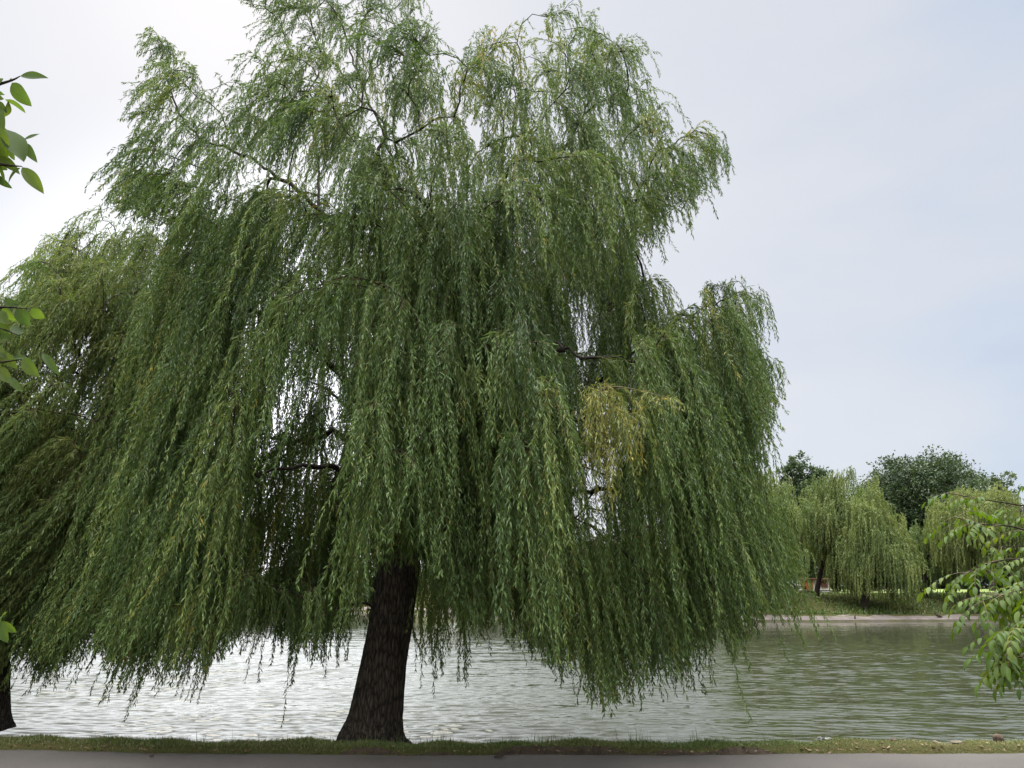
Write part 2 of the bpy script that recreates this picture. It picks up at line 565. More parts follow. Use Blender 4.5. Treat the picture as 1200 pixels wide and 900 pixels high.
# ------------------------------------------------------------------ the great willow
OUT = [(120, 222), (128, 190), (150, 160), (148, 118), (168, 82), (172, 32), (196, 36), (228, 66), (262, 84), (284, 82), (292, 30), (285, -10),
       (330, -40), (420, -50), (495, -35), (505, 30), (518, 72), (532, 85), (552, 36), (585, 28), (618, 40), (630, 8), (662, -12), (690, 4), (704, 40),
       (748, 42), (768, 78), (766, 108), (792, 128), (806, 152), (838, 142), (847, 178), (826, 224), (800, 246), (790, 226), (768, 262), (744, 282), (745, 318),
       (772, 312), (790, 348), (812, 352), (822, 326), (862, 320), (892, 336), (884, 384), (896, 420), (914, 474), (892, 486), (880, 520), (890, 570),
       (904, 596), (924, 640), (932, 730), (915, 700), (880, 712), (842, 748), (800, 766), (740, 798), (700, 802), (668, 772), (610, 748), (575, 728), (548, 732),
       (530, 770), (492, 775), (470, 720), (440, 735), (400, 752), (352, 765), (322, 722), (300, 688), (284, 735), (250, 775), (200, 798), (150, 798), (110, 752), (70, 762),
       (40, 780), (18, 790), (20, 740), (50, 680), (82, 620), (108, 540), (140, 470), (160, 400), (150, 340), (190, 300), (212, 262), (170, 250), (140, 240)]
HOLES = [([(302, 486), (330, 452), (372, 436), (402, 440), (404, 500), (372, 532), (350, 565), (336, 612), (322, 672), (296, 690), (296, 600), (292, 540)], .78),
         ([(668, 345), (690, 340), (700, 420), (685, 440), (672, 400)], .4),
         ([(664, 530), (700, 530), (705, 600), (670, 605)], .25),
         ([(700, 470), (716, 470), (720, 560), (706, 560)], .35),
         ([(335, 395), (395, 395), (400, 440), (345, 440)], .6)]
TRUNK = [(435, 874, 9.75, .43), (436, 862, 9.75, .375), (440, 838, 9.75, .305), (449, 778, 9.75, .26), (460, 714, 9.75, .25), (469, 640, 9.75, .25), (475, 575, 9.8, .24), (478, 540, 9.85, .2)]
LIMBS = [
    [(475, 585, 9.8), (478, 470, 9.85), (474, 330, 9.9), (474, 250, 10), (455, 170, 10.2), (432, 115, 10.3), (405, 45, 10.5), (395, 0, 10.6)],
    [(474, 260, 10), (490, 180, 9.9), (482, 80, 10), (478, 15, 10)],
    [(476, 580, 9.8), (530, 470, 9.7), (583, 330, 9.7), (602, 255, 9.8), (650, 195, 9.9), (690, 120, 10.1), (715, 70, 10.2)],
    [(583, 335, 9.7), (592, 220, 9.9), (577, 150, 10), (610, 70, 10.1)],
    [(478, 480, 9.85), (425, 340, 9.6), (372, 245, 9.8), (300, 190, 9.9), (222, 150, 10.1), (188, 70, 10.2)],
    [(475, 570, 9.8), (400, 440, 9.3), (332, 385, 8.9), (240, 350, 8.6), (160, 400, 8.5)],
    [(474, 610, 9.8), (410, 512, 9.6), (345, 520, 9.7), (300, 508, 9.9), (225, 520, 10.2)],
    [(476, 590, 9.8), (580, 520, 9.7), (690, 455, 9.9), (790, 378, 10.1), (868, 345, 10.3)],
    [(530, 530, 9.8), (620, 575, 10.2), (700, 574, 10.4), (800, 560, 10.4), (870, 590, 10.3)],
    [(475, 570, 9.8), (490, 430, 8.7), (505, 320, 7.7), (520, 265, 7.1)],
    [(476, 575, 9.8), (560, 460, 8.7), (630, 400, 8.0), (680, 420, 7.6)],
    [(476, 570, 9.8), (550, 450, 11), (600, 360, 12.2)],
    [(475, 560, 9.8), (400, 470, 11), (330, 430, 12.2)],
    [(474, 600, 9.8), (420, 560, 8.8), (365, 545, 8.2), (300, 560, 7.9)],
    [(372, 245, 9.8), (372, 180, 10.1), (350, 100, 10.3), (330, 30, 10.4)],
    [(690, 455, 9.9), (745, 260, 10.1), (790, 170, 10.2)],
]


def lean_big(px, py):
    k = np.clip((px - 450) / 420, -1, 1.1)
    hx = .13 * k if k > 0 else .17 * k
    hx += (.10 if k > 0 else .14) * k * np.clip((py - 480) / 200, 0, 1)
    if py < 260 and px < 420: hx -= .25
    return hx, -.05 - .1 * abs(k)


TOPS = [(178, 40, 10.2), (200, 60, 10.1), (160, 110, 10.2), (140, 200, 10), (160, 215, 10), (300, 10, 10.3), (330, -20, 10.4), (370, -25, 10.4), (440, -30, 10.3), (480, -25, 10.1),
        (640, 20, 10.2), (672, 0, 10.2), (700, 55, 10.1), (740, 60, 10.2), (570, 45, 10.1), (600, 50, 10.1), (820, 155, 10.2), (835, 160, 10.2), (805, 160, 10.1), (760, 110, 10.2),
        (835, 335, 10.3), (860, 330, 10.4), (882, 345, 10.4), (895, 440, 10.3), (780, 330, 10), (905, 605, 10), (915, 640, 9.9), (900, 590, 9.8), (870, 400, 10.2), (850, 430, 10.1)]
ZONES = [((100, -60, 900, 220), .46), ((0, 420, 1000, 900), .62), ((240, 690, 1000, 900), .7)]
# tall drooping front curtain
EXTRA = [(640, 660, 9, 10, 1.25, .08), (700, 690, 9.2, 12, 1.35, .14), (730, 680, 9.6, 10, 1.4, .16), (770, 670, 9.8, 10, 1.3, .18), (600, 640, 9, 10, 1.1, .05), (560, 640, 9.4, 10, 1.15, .04), (500, 690, 10.4, 14, 1.15, .05),
         (200, 690, 9.6, 14, 1.3, -.2), (150, 690, 9.8, 14, 1.3, -.24), (235, 670, 9.5, 10, 1.3, -.18), (340, 660, 9.6, 10, 1.2, -.08), (400, 650, 9.7, 10, 1.2, 0), (95, 660, 9.8, 12, 1.2, -.3), (60, 660, 9.8, 12, 1.15, -.32),
         (893, 592, 9.6, 16, 1.7, .30), (880, 600, 9.7, 12, 1.3, .22), (830, 640, 9.4, 14, 1.4, .2), (790, 690, 9.2, 14, 1.2, .18), (738, 700, 9.0, 12, 1.1, .12), (690, 700, 8.8, 12, 1.2, .1),
         (640, 680, 8.7, 9, .9, .06), (535, 690, 8.9, 12, 1.0, .05), (515, 700, 9.2, 12, .9, .05), (355, 680, 9, 14, 1.1, -.05), (385, 690, 9.2, 12, .8, 0), (320, 650, 9, 8, .9, -.1),
         (262, 680, 9.2, 12, 1.1, -.2), (215, 690, 9, 14, 1.1, -.22), (170, 700, 9, 14, 1.05, -.25), (120, 680, 9.1, 14, 1.1, -.3), (80, 690, 9.2, 12, .9, -.3), (50, 720, 9.4, 12, .8, -.35),
         (832, 165, 10.1, 14, .7, .03), (845, 170, 10.1, 8, .5, .05), (800, 190, 10.1, 10, .6, .0), (888, 350, 10.2, 16, .8, .05), (900, 420, 10.2, 12, .6, .15)]
FRONT = []
_r = np.random.default_rng(3)
for _ in range(84):
    x = _r.uniform(425, 655); y = 250 + abs(x - 505) * .85 + _r.uniform(0, 330)
    FRONT.append((x, y, 7.1 + abs(x - 510) / 160 + _r.uniform(-.25, .5)))
big, sk = big_willow('weeping_willow', 'huge weeping willow in the middle, its thick dark trunk leaning beside the path', None, TRUNK, LIMBS, OUT, HOLES, 1250, 10,
                     9.9, lean_big, (M['willow'], M['bark'], M['limb'], M['twig']), 21, tops=TOPS + FRONT, zones=ZONES, extra=EXTRA, recess=([(305, 360), (425, 330), (425, 660), (300, 720), (285, 560)], [(600, 235), (735, 250), (740, 520), (668, 520), (640, 380)]), front_hem=([300, 400, 425, 436, 496, 510, 560, 640, 700], [770, 745, 700, 640, 640, 690, 735, 770, 900], 9.55))
# the yellowed sprays on its right side
rng = np.random.default_rng(77)
yb = MB()
bpos = big.location
yo = []; yd = []; yl = []
for (x0, y0, n, ln) in ((705, 458, 36, 1.1), (722, 480, 22, .85), (700, 500, 16, 1.1), (715, 520, 16, .9), (755, 466, 16, .45), (775, 466, 12, .3), (745, 480, 12, .75), (690, 470, 10, .7), (738, 500, 8, .6)):
    for _ in range(n):
        yo.append(at(x0 + rng.normal(0, 11), y0 + rng.normal(0, 5), 6.75 + rng.normal(0, .12))); yd.append(norm(np.array([rng.normal(.1, .6), rng.normal(-.2, .5), .25])))
        yl.append(ln * .80 * rng.uniform(.4, 1))
yo = np.array(yo); yd = np.array(yd); yl = np.array(yl)
P = strands(yo, yd, yl, norm(np.array([[.05, -.05, -1.]])) * np.ones((len(yo), 1)), np.full(len(yo), .12))
leaves_on(yb, P, np.full(len(yo), 12), .024, .09, .0135, rng.normal(.32, .2, len(yo)), .17)
stems_on(yb, P, np.full(len(yo), 12), .0022)
q = sk.nearest(at(700, 440, 7.5))
tube(yb, bezier(sk.pos[q], sk.pos[q] + np.array([.1, -.3, .3]), at(690, 450, 6.9), at(712, 460, 6.75), 10), np.linspace(.014, .006, 10), 5, 1)
tube(yb, bezier(at(705, 456, 6.8), at(720, 448, 6.75), at(750, 458, 6.75), at(782, 466, 6.7), 8), np.linspace(.007, .003, 8), 5, 1)
y = yb.build('yellowed_spray', [M['yellow'], M['twig']], big, tuple(bpos))
y['label'] = 'yellowed sprays of dying leaves'

# ------------------------------------------------------------------ second willow, left edge
OUT2 = [(-330, 330), (-220, 250), (-120, 280), (-40, 300), (0, 318), (30, 300), (60, 272), (90, 250), (118, 242), (150, 262), (182, 258), (205, 285), (235, 320), (240, 420),
        (230, 560), (190, 640), (140, 700), (80, 735), (40, 762), (10, 772), (-20, 770), (-80, 740), (-200, 720), (-320, 640), (-360, 480)]
TRUNK2 = [(-17, 858, 10.6, .31), (-16, 835, 10.6, .26), (-12, 770, 10.6, .22), (-5, 680, 10.6, .20), (14, 600, 10.7, .17), (30, 555, 10.8, .14)]
LIMBS2 = [
    [(24, 580, 10.75), (48, 545, 10.9), (88, 470, 11.1), (106, 420, 11.2), (110, 370, 11.3), (128, 290, 11.5)],
    [(30, 555, 10.8), (55, 470, 11.2), (66, 410, 11.4), (80, 350, 11.6), (70, 300, 11.8)],
    [(106, 420, 11.2), (140, 405, 11.4), (180, 340, 11.6), (190, 290, 11.7)],
    [(18, 600, 10.7), (-40, 480, 11), (-90, 400, 11.2), (-130, 320, 11.4)],
    [(10, 640, 10.6), (-80, 560, 10.2), (-180, 520, 9.9)],
    [(24, 580, 10.75), (60, 540, 10), (70, 500, 9.6), (40, 470, 9.3)],
    [(20, 600, 10.7), (90, 560, 10.6), (160, 540, 10.8)],
]
HOLES2 = [([(30, 395), (110, 390), (140, 420), (110, 500), (70, 470), (20, 440)], .45), ([(36, 318), (20, 350), (0, 345), (0, 320)], .2)]
sec, sk2 = big_willow('weeping_willow', 'windswept olive green willow cut by the photo\'s left edge, behind the huge willow', None, TRUNK2, LIMBS2, OUT2, HOLES2, 900, 12,
                      11.3, lambda px, py: (-.75 if px < 120 and 400 < py < 660 else -.5 if px < 60 else -.3, -.05), (M['willow_b'], M['bark'], M['limb'], M['twig']), 33, depth=.8, tint0=.70, spacing=.021, zones=[((-400, 200, 300, 340), .6), ((-400, 0, -50, 900), .25)], front=.55,
                      tops=[(92, 252, 11.5), (118, 245, 11.5), (60, 278, 11.5), (180, 262, 11.6), (150, 270, 11.5), (36, 305, 11.5), (10, 328, 11.6)], lenscale=.8)
# ================================================================== the place round the willows
# ------------------------------------------------------------------ light and wave settings
WAVE, WAVE1, WAVE2 = .125, .018, .008
ZENITH_BOOST, BEHIND_FILL, GLOW, EXPO = 16.5, 1.0, .85, .95
SKYLEVEL = .53
SKYRAMP = [(.20, (.57, .66, .80)), (.38, (.68, .75, .87)), (.6, (.78, .81, .875)), (.85, (.85, .86, .895))]
# ------------------------------------------------------------------ terrain
WATER = -0.6


def edge(x):
    x = np.asarray(x, float)
    return 8.62 + .26 * (1 / (1 + np.exp((x + 3.2) * 1.1))) * np.clip(-x / 5, 0, 1.3) + .10 / (1 + np.exp(-(x - 3) * 1.5)) + .025 * np.sin(2.3 * x + .6) + .012 * np.sin(7.1 * x) + .006 * np.sin(19 * x)


def shore(x):
    x = np.asarray(x, float)
    return 58.5 + 30 / (1 + np.exp((x + 2) / 5.)) + .06 * np.clip(x - 15, 0, 60) + .5 * np.sin(x * .23) + .22 * np.sin(x * .71 + 1)


def sm(a, b, t):
    t = np.clip((t - a) / (b - a), 0, 1)
    return t * t * (3 - 2 * t)


def gz(x, y):
    """height of the ground"""
    x = np.asarray(x, float); y = np.asarray(y, float)
    e = edge(x); s = shore(x)
    n = .018 * np.sin(3.1 * x + 1.3 * y) * np.sin(2.2 * y + x) + .012 * np.sin(8.7 * x + 3 * y)
    u = y - e
    z = np.where(u < 0, -.06, 0)
    z = z + np.where(u >= 0, -.06 + .085 * sm(0, .07, u), 0)
    z = z + np.where(u > .05, n * sm(.05, .3, u), 0)
    z = z - .60 * sm(.27, 1.35, u) - 1.4 * sm(1.6, 5, u)
    w = y - s
    z = z + 1.4 * sm(-6, -.2, w) + .40 * sm(-.2, .7, w)
    z = z + np.where(w > .5, 1.35 * sm(.6, 8.5, w) + .5 * sm(8, 60, w) + .012 * np.clip(w - 50, 0, 1e9) * .4, 0)
    z = z + np.where(w > 1.5, .07 * np.sin(.9 * x + .6 * y) * np.sin(.7 * y), 0)
    return z


def sheet(name, xs, ys, zf, m, kind='structure'):
    X, Y = np.meshgrid(xs, ys)
    Z = zf(X, Y)
    nx = len(xs)
    i, j = np.meshgrid(np.arange(len(ys) - 1), np.arange(nx - 1), indexing='ij')
    a = i * nx + j
    mb = MB()
    mb.add(np.stack([X, Y, Z], -1).reshape(-1, 3), np.stack([a, a + 1, a + nx + 1, a + nx], -1).reshape(-1, 4))
    o = mb.build(name, [m])
    o['kind'] = kind
    return o


# ground: dry short grass and bare soil
m, nt, out = mat('ground_turf'); L = nt.links.new
tc = N(nt, 'TexCoord'); g = N(nt, 'NewGeometry')
n1 = N(nt, 'TexNoise', i_Scale=.35, i_Detail=5.0); L(tc.outputs['Object'], n1.inputs['Vector'])
n2 = N(nt, 'TexNoise', i_Scale=5.0, i_Detail=8.0, i_Roughness=.7); L(tc.outputs['Object'], n2.inputs['Vector'])
n3 = N(nt, 'TexNoise', i_Scale=40.0, i_Detail=4.0); L(tc.outputs['Object'], n3.inputs['Vector'])
c1 = ramp(nt, [(.30, (.040, .048, .014)), (.5, (.062, .062, .021)), (.72, (.095, .076, .036))], n2.outputs[0])
c2 = ramp(nt, [(.35, (.046, .060, .016)), (.7, (.074, .066, .028))], n1.outputs[0])
mx = N(nt, 'Mix', data_type='RGBA', blend_type='MIX'); mx.inputs[0].default_value = .5
L(c1.outputs[0], mx.inputs[6]); L(c2.outputs[0], mx.inputs[7])
p = N(nt, 'BsdfPrincipled', i_Roughness=.95); p.inputs['Specular IOR Level'].default_value = .1
L(mx.outputs[2], p.inputs['Base Color'])
b = N(nt, 'Bump', i_Strength=.7, i_Distance=.06)
ma = N(nt, 'Math', operation='ADD'); L(n2.outputs[0], ma.inputs[0]); L(n3.outputs[0], ma.inputs[1]); L(ma.outputs[0], b.inputs['Height']); L(b.outputs[0], p.inputs['Normal'])
L(p.outputs[0], out.inputs[0])
M['turf'] = m
xs = np.unique(np.concatenate([np.linspace(-3000, -120, 20), np.linspace(-120, -9, 60), np.linspace(-9, 9, 260), np.linspace(9, 90, 90), np.linspace(90, 3000, 20)]))
ys = np.unique(np.concatenate([np.linspace(-300, 4, 20), np.linspace(4, 8.3, 10), np.linspace(8.3, 11, 80), np.linspace(11, 50, 30), np.linspace(50, 120, 130), np.linspace(120, 5000, 30)]))
sheet('ground', xs, ys, gz, M['turf'])

# the lawn in the open beyond the far bank: a brighter mown sheet
M['lawn'] = plain_mat('mown_lawn', (.12, .17, .04), (.19, .23, .07), .6, .9, .3, .05)
lx = np.linspace(24, 75, 60); ly = np.linspace(82, 118, 30)
sheet('lawn', lx, ly, lambda x, y: gz(x, y) + .02, M['lawn'])

# asphalt path
m, nt, out = mat('asphalt'); L = nt.links.new
tc = N(nt, 'TexCoord')
n1 = N(nt, 'TexNoise', i_Scale=.9, i_Detail=5.0); L(tc.outputs['Object'], n1.inputs['Vector'])
n2 = N(nt, 'TexNoise', i_Scale=160.0, i_Detail=3.0, i_Roughness=.8); L(tc.outputs['Object'], n2.inputs['Vector'])
vo = N(nt, 'TexVoronoi', i_Scale=110.0); L(tc.outputs['Object'], vo.inputs['Vector'])
c1 = ramp(nt, [(.3, (.060, .054, .049)), (.55, (.084, .076, .069)), (.75, (.110, .100, .091))], n2.outputs[0])
c2 = ramp(nt, [(.3, (.80, .79, .78)), (.7, (1.12, 1.1, 1.08))], n1.outputs[0])
mx = N(nt, 'Mix', data_type='RGBA', blend_type='MULTIPLY'); mx.inputs[0].default_value = 1
L(c1.outputs[0], mx.inputs[6]); L(c2.outputs[0], mx.inputs[7])
p = N(nt, 'BsdfPrincipled', i_Roughness=.85); p.inputs['Specular IOR Level'].default_value = .3
L(mx.outputs[2], p.inputs['Base Color'])
b = N(nt, 'Bump', i_Strength=.5, i_Distance=.006); L(vo.outputs['Distance'], b.inputs['Height']); L(b.outputs[0], p.inputs['Normal'])
L(p.outputs[0], out.inputs[0])
px_ = np.concatenate([np.linspace(-120, -9, 40), np.linspace(-8.95, 9, 360), np.linspace(9.2, 120, 40)])
T_ = np.linspace(0, 1, 14)
X, T2 = np.meshgrid(px_, T_)
Y = edge(X) - 3.9 + T2 * 3.9
Z = -.035 + .035 * np.minimum(1, np.minimum(T2, 1 - T2) * 30) + .008 * np.sin(pi * T2)
pm = MB(); nx = len(px_)
i, j = np.meshgrid(np.arange(13), np.arange(nx - 1), indexing='ij'); a = i * nx + j
pm.add(np.stack([X, Y, Z], -1).reshape(-1, 3), np.stack([a, a + 1, a + nx + 1, a + nx], -1).reshape(-1, 4))
o = pm.build('path', [m]); o['kind'] = 'structure'

# water: rippled lake
m, nt, out = mat('lake_water'); L = nt.links.new
tc = N(nt, 'TexCoord')
def wave(rot, sx, sy, scale, detail):
    mp = N(nt, 'Mapping'); mp.inputs['Rotation'].default_value = (0, 0, R(rot)); mp.inputs['Scale'].default_value = (sx, sy, 1)
    L(tc.outputs['Object'], mp.inputs[0])
    n = N(nt, 'TexNoise', i_Scale=scale, i_Detail=detail, i_Roughness=.55); L(mp.outputs[0], n.inputs['Vector'])
    return n.outputs[0]
w1 = wave(8, .55, 1.5, 2.1, 3.0); w2 = wave(-14, .6, 1.6, 5.2, 2.0); w3 = wave(20, .5, 1, .5, 2.0); gust = wave(0, .35, 1, .09, 2.0)
a1 = N(nt, 'Math', operation='MULTIPLY'); L(w1, a1.inputs[0]); a1.inputs[1].default_value = WAVE1
a2 = N(nt, 'Math', operation='MULTIPLY_ADD'); L(w2, a2.inputs[0]); a2.inputs[1].default_value = WAVE2; L(a1.outputs[0], a2.inputs[2])
a3 = N(nt, 'Math', operation='MULTIPLY_ADD'); L(w3, a3.inputs[0]); a3.inputs[1].default_value = .12; L(a2.outputs[0], a3.inputs[2])
gr = N(nt, 'MapRange'); L(gust, gr.inputs[0]); gr.inputs[1].default_value = .3; gr.inputs[2].default_value = .7; gr.inputs[3].default_value = .65; gr.inputs[4].default_value = 1.2
so_ = N(nt, 'SeparateXYZ'); L(tc.outputs['Object'], so_.inputs[0])
sh = N(nt, 'MapRange'); sh.interpolation_type = 'SMOOTHSTEP'; L(so_.outputs['Y'], sh.inputs[0]); sh.inputs[1].default_value = 20; sh.inputs[2].default_value = 56; sh.inputs[3].default_value = 1.0; sh.inputs[4].default_value = .22   # lee of the far bank
a5 = N(nt, 'Math', operation='MULTIPLY'); L(gr.outputs[0], a5.inputs[0]); L(sh.outputs[0], a5.inputs[1])
a4 = N(nt, 'Math', operation='MULTIPLY'); L(a3.outputs[0], a4.inputs[0]); L(a5.outputs[0], a4.inputs[1])
b = N(nt, 'Bump', i_Strength=1.0, i_Distance=1.0); L(a4.outputs[0], b.inputs['Height'])   # fine wind ripple on top of the modelled waves
p = N(nt, 'BsdfPrincipled', i_Roughness=.06, i_IOR=1.333); p.inputs['Base Color'].default_value = (.032, .036, .020, 1)
p.inputs['Specular IOR Level'].default_value = .5
L(b.outputs[0], p.inputs['Normal']); L(p.outputs[0], out.inputs[0])
# the surface itself carries the ripples; rows lie closer together near the path
wr = np.random.default_rng(71)
NY, NX = 1100, 640
Yr = np.concatenate([9.1 * (72 / 9.1) ** np.linspace(0, 1, NY), np.linspace(76, 260, 14)])
U = np.linspace(-1.15, 1.15, NX)
YY = np.repeat(Yr[:, None], NX, 1); XX = YY * U[None]
edge_fade = np.ones_like(XX)
ZZ = np.zeros_like(XX)
dy = np.gradient(Yr)[:, None]
lee = 1 - .80 * sm(22, 56, YY)
gu = .78 + .22 * np.sin(.21 * XX + .13 * YY + 1) + .16 * np.sin(.47 * XX - .31 * YY)
for k in range(64):
    lam = np.exp(wr.uniform(np.log(.15), np.log(.55)))
    th_ = R(82) + wr.normal(0, .38)
    kx, ky = 2 * pi / lam * cos(th_), 2 * pi / lam * sin(th_)
    slope = WAVE / np.sqrt(64 / 2) * 1.0
    res = np.clip((lam / (2.2 * dy)) - .6, 0, 1)
    w_ = .55 + .45 * np.sin(wr.uniform(.15, .5) * XX + wr.uniform(.1, .4) * YY + wr.uniform(0, 6.28))
    ZZ += slope * lam / (2 * pi) * np.sin(kx * XX + ky * YY + wr.uniform(0, 6.28)) * res * w_ * 1.5
ZZ *= lee * gu
wm_ = MB(); i, j = np.meshgrid(np.arange(len(Yr) - 1), np.arange(NX - 1), indexing='ij'); a = i * NX + j
wm_.add(np.stack([XX, YY, WATER + ZZ], -1).reshape(-1, 3), np.stack([a, a + 1, a + NX + 1, a + NX], -1).reshape(-1, 4))
o = wm_.build('water', [m]); o['kind'] = 'structure'

# concrete edge of the far bank
M['concrete'] = plain_mat('shore_concrete', (.09, .075, .066), (.17, .145, .13), 1.3, .9, .3, .02)
cx_ = np.linspace(-60, 75, 400)
s = shore(cx_)
br = .12 * np.sin(cx_ * 1.7) * np.sin(cx_ * .43)
rows = np.stack([np.stack([cx_, s - .35 + 0 * br, np.full_like(s, WATER - .3)], -1), np.stack([cx_, s - .30 + .05 * br, np.full_like(s, WATER + .12)], -1),
                 np.stack([cx_, s + .75 + .6 * br, WATER + .42 + .18 * br + 0 * s], -1), np.stack([cx_, s + 1.15 + .6 * br, np.full_like(s, WATER + .30)], -1)], 0)
mb = MB(); nx = len(cx_)
i, j = np.meshgrid(np.arange(3), np.arange(nx - 1), indexing='ij'); a = i * nx + j
mb.add(rows.reshape(-1, 3), np.stack([a, a + 1, a + nx + 1, a + nx], -1).reshape(-1, 4), smooth=False)
o = mb.build('concrete_kerb', [M['concrete']]); o['kind'] = 'structure'

# bare dark soil at the crumbling asphalt edge
M['soil'] = plain_mat('bare_soil', (.022, .016, .012), (.07, .05, .035), 16, .95, .8, .03)
vx = np.linspace(-2.6, 3.0, 500); vn = (.025 + .035 * np.exp(-((vx - .8) / 1.2) ** 2)) + .02 * np.sin(vx * 3.3) + .014 * np.sin(vx * 8.1 + 1)
rows = np.stack([np.stack([vx, edge(vx) + q * np.maximum(vn + .015, .01) - .012, gz(vx, edge(vx) + q * np.maximum(vn + .015, .01) - .012) + .006], -1) for q in np.linspace(0, 1, 7)], 0)
mb = MB(); i, j = np.meshgrid(np.arange(6), np.arange(499), indexing='ij'); a = i * 500 + j
mb.add(rows.reshape(-1, 3), np.stack([a, a + 1, a + 501, a + 500], -1).reshape(-1, 4))
o = mb.build('soil_strip', [M['soil']]); o['kind'] = 'structure'

# ------------------------------------------------------------------ grass along the path
rng = np.random.default_rng(8)
def blades(mb, x, y, h, wid, tint, bend=.5):
    n = len(x)
    z = gz(x, y)
    az = rng.uniform(0, 2 * pi, n)
    lean = np.stack([np.cos(az), np.sin(az), 0 * az], -1) * (h * bend * rng.uniform(.1, 1, n))[:, None]
    wd = np.stack([-np.sin(az), np.cos(az), 0 * az], -1) * (wid * .5)[:, None]
    b = np.stack([x, y, z - .005], -1)
    up = np.array([0, 0, 1.])
    mid = b + up * (h * .55)[:, None] + lean * .3
    tip = b + up * h[:, None] + lean
    V = np.stack([b - wd, b + wd, mid + wd * .75, mid - wd * .75, tip], 1)
    k = np.arange(n)[:, None] * 5
    t = np.repeat(tint, 5)
    mb.add(V.reshape(-1, 3), k + np.array([[0, 1, 2, 3]]), t, 0, False)
    mb.f.append((k + np.array([[3, 2, 4]]) + mb.n - 5 * n, 0, False))
M['grass'] = leaf_mat('grass_blade', [(0, (.045, .085, .016)), (.35, (.085, .135, .028)), (.65, (.18, .19, .06)), (1, (.36, .29, .14))], under=1.05, trans=.25, noise_scale=2.2)
gm = MB()
n = 64000
x = rng.uniform(-8, 8, n); u = rng.beta(1.2, 1.3, n) * .72 + .01
patch = .5 + .5 * np.sin(1.7 * x + 2) * np.sin(.63 * x + .4) * np.cos(2.2 * u + x)
rightdry = sm(3.0, 4.2, x) * (1 - .35 * np.sin(6 * x) ** 2)
keep = rng.random(n) > rightdry * .55 + .30 * (u < .13)
x, u, patch, rightdry = x[keep], u[keep], patch[keep], rightdry[keep]
h = (.022 + .032 * rng.random(len(x)) ** 1.5) * (.6 + .8 * patch) * (.7 + .6 * np.clip(u, 0, 1)) * (1 - .35 * rightdry)
left = sm(-2.5, -4.5, x) if False else np.clip((-x - 1.5) / 2, 0, 1)
tint = np.clip(.30 + .22 * left * rng.random(len(x)) + .2 * (1 - patch) * (u < .5) + .3 * rightdry + rng.normal(0, .12, len(x)), 0, 1)
blades(gm, x, edge(x) + u, h, rng.uniform(.004, .008, len(x)), tint, .7)
# taller seed heads and clumps at the water's lip
for (cx, w, k, hh) in ((1.45, .10, 60, .24), (1.25, .15, 40, .15), (1.62, .07, 26, .2), (2.15, .03, 12, .26), (2.55, .12, 30, .13), (3.0, .05, 10, .24), (.55, .22, 120, .15), (.2, .12, 60, .16), (-1.2, .25, 90, .2), (-.75, .14, 60, .2),
                       (-2.6, .5, 60, .16), (-3.6, .5, 70, .16), (-5.0, .5, 60, .14), (2.9, .3, 90, .11), (-.1, .25, 90, .12), (3.8, .3, 50, .08), (-1.75, .2, 50, .12)):
    x = rng.normal(cx * .93, w, k); u = rng.uniform(.45, .85, k)
    blades(gm, x, edge(x) + u, hh * rng.uniform(.35, 1.1, k), rng.uniform(.004, .009, k), np.clip(rng.normal(.3, .13, k), 0, 1), .45)
k = 160
x = rng.uniform(-7, 4, k); u = rng.uniform(.4, .9, k)
blades(gm, x, edge(x) + u, rng.uniform(.09, .22, k), np.full(k, .0035), np.clip(rng.normal(.6, .15, k), 0, 1), .35)
o = gm.build('grass', [M['grass']]); o['kind'] = 'stuff'

# rough grass of the far bank
bg_ = MB(); n = 26000
x = rng.uniform(8, 52, n); y = shore(x) + 1.1 + 13 * rng.random(n) ** 1.2
pt = .5 + .5 * np.sin(.7 * x + 1) * np.sin(.5 * y + .3 * x)
k = rng.random(n) < .35 + .65 * pt
x, y, pt = x[k], y[k], pt[k]
blades(bg_, x, y, rng.uniform(.08, .26, len(x)) * (.5 + pt), rng.uniform(.05, .11, len(x)), np.clip(rng.normal(.22, .14, len(x)) + .25 * (1 - pt), 0, 1), .9)
o = bg_.build('bank_grass', [M['grass']]); o['kind'] = 'stuff'

# dry leaf litter along the path's edge
M['litter'] = leaf_mat('dead_leaf', [(0, (.05, .03, .015)), (.5, (.13, .075, .035)), (1, (.22, .15, .08))], trans=.1, noise_scale=3)
lm = MB(); n = 520
x = rng.uniform(-7, 7, n); u = np.abs(rng.normal(0, .10, n)) - .06
z = np.where(u < 0, .004, gz(x, edge(x) + u) + .012)
az = rng.uniform(0, 6.28, n); ln = rng.uniform(.015, .06, n); wd = ln * rng.uniform(.12, .3, n)
d = np.stack([np.cos(az), np.sin(az), rng.normal(0, .15, n)], -1); sd = np.stack([-np.sin(az), np.cos(az), rng.normal(0, .3, n)], -1)
c = np.stack([x, edge(x) + u, z + .004], -1)
V = np.stack([c - d * ln[:, None] * .5, c - sd * wd[:, None], c + d * ln[:, None] * .5 + np.array([0, 0, .006]), c + sd * wd[:, None]], 1)
k = np.arange(n)[:, None] * 4
lm.add(V.reshape(-1, 3), k + np.array([[0, 1, 2, 3]]), np.repeat(rng.random(n), 4), 0, False)
o = lm.build('leaf_litter', [M['litter']]); o['kind'] = 'stuff'

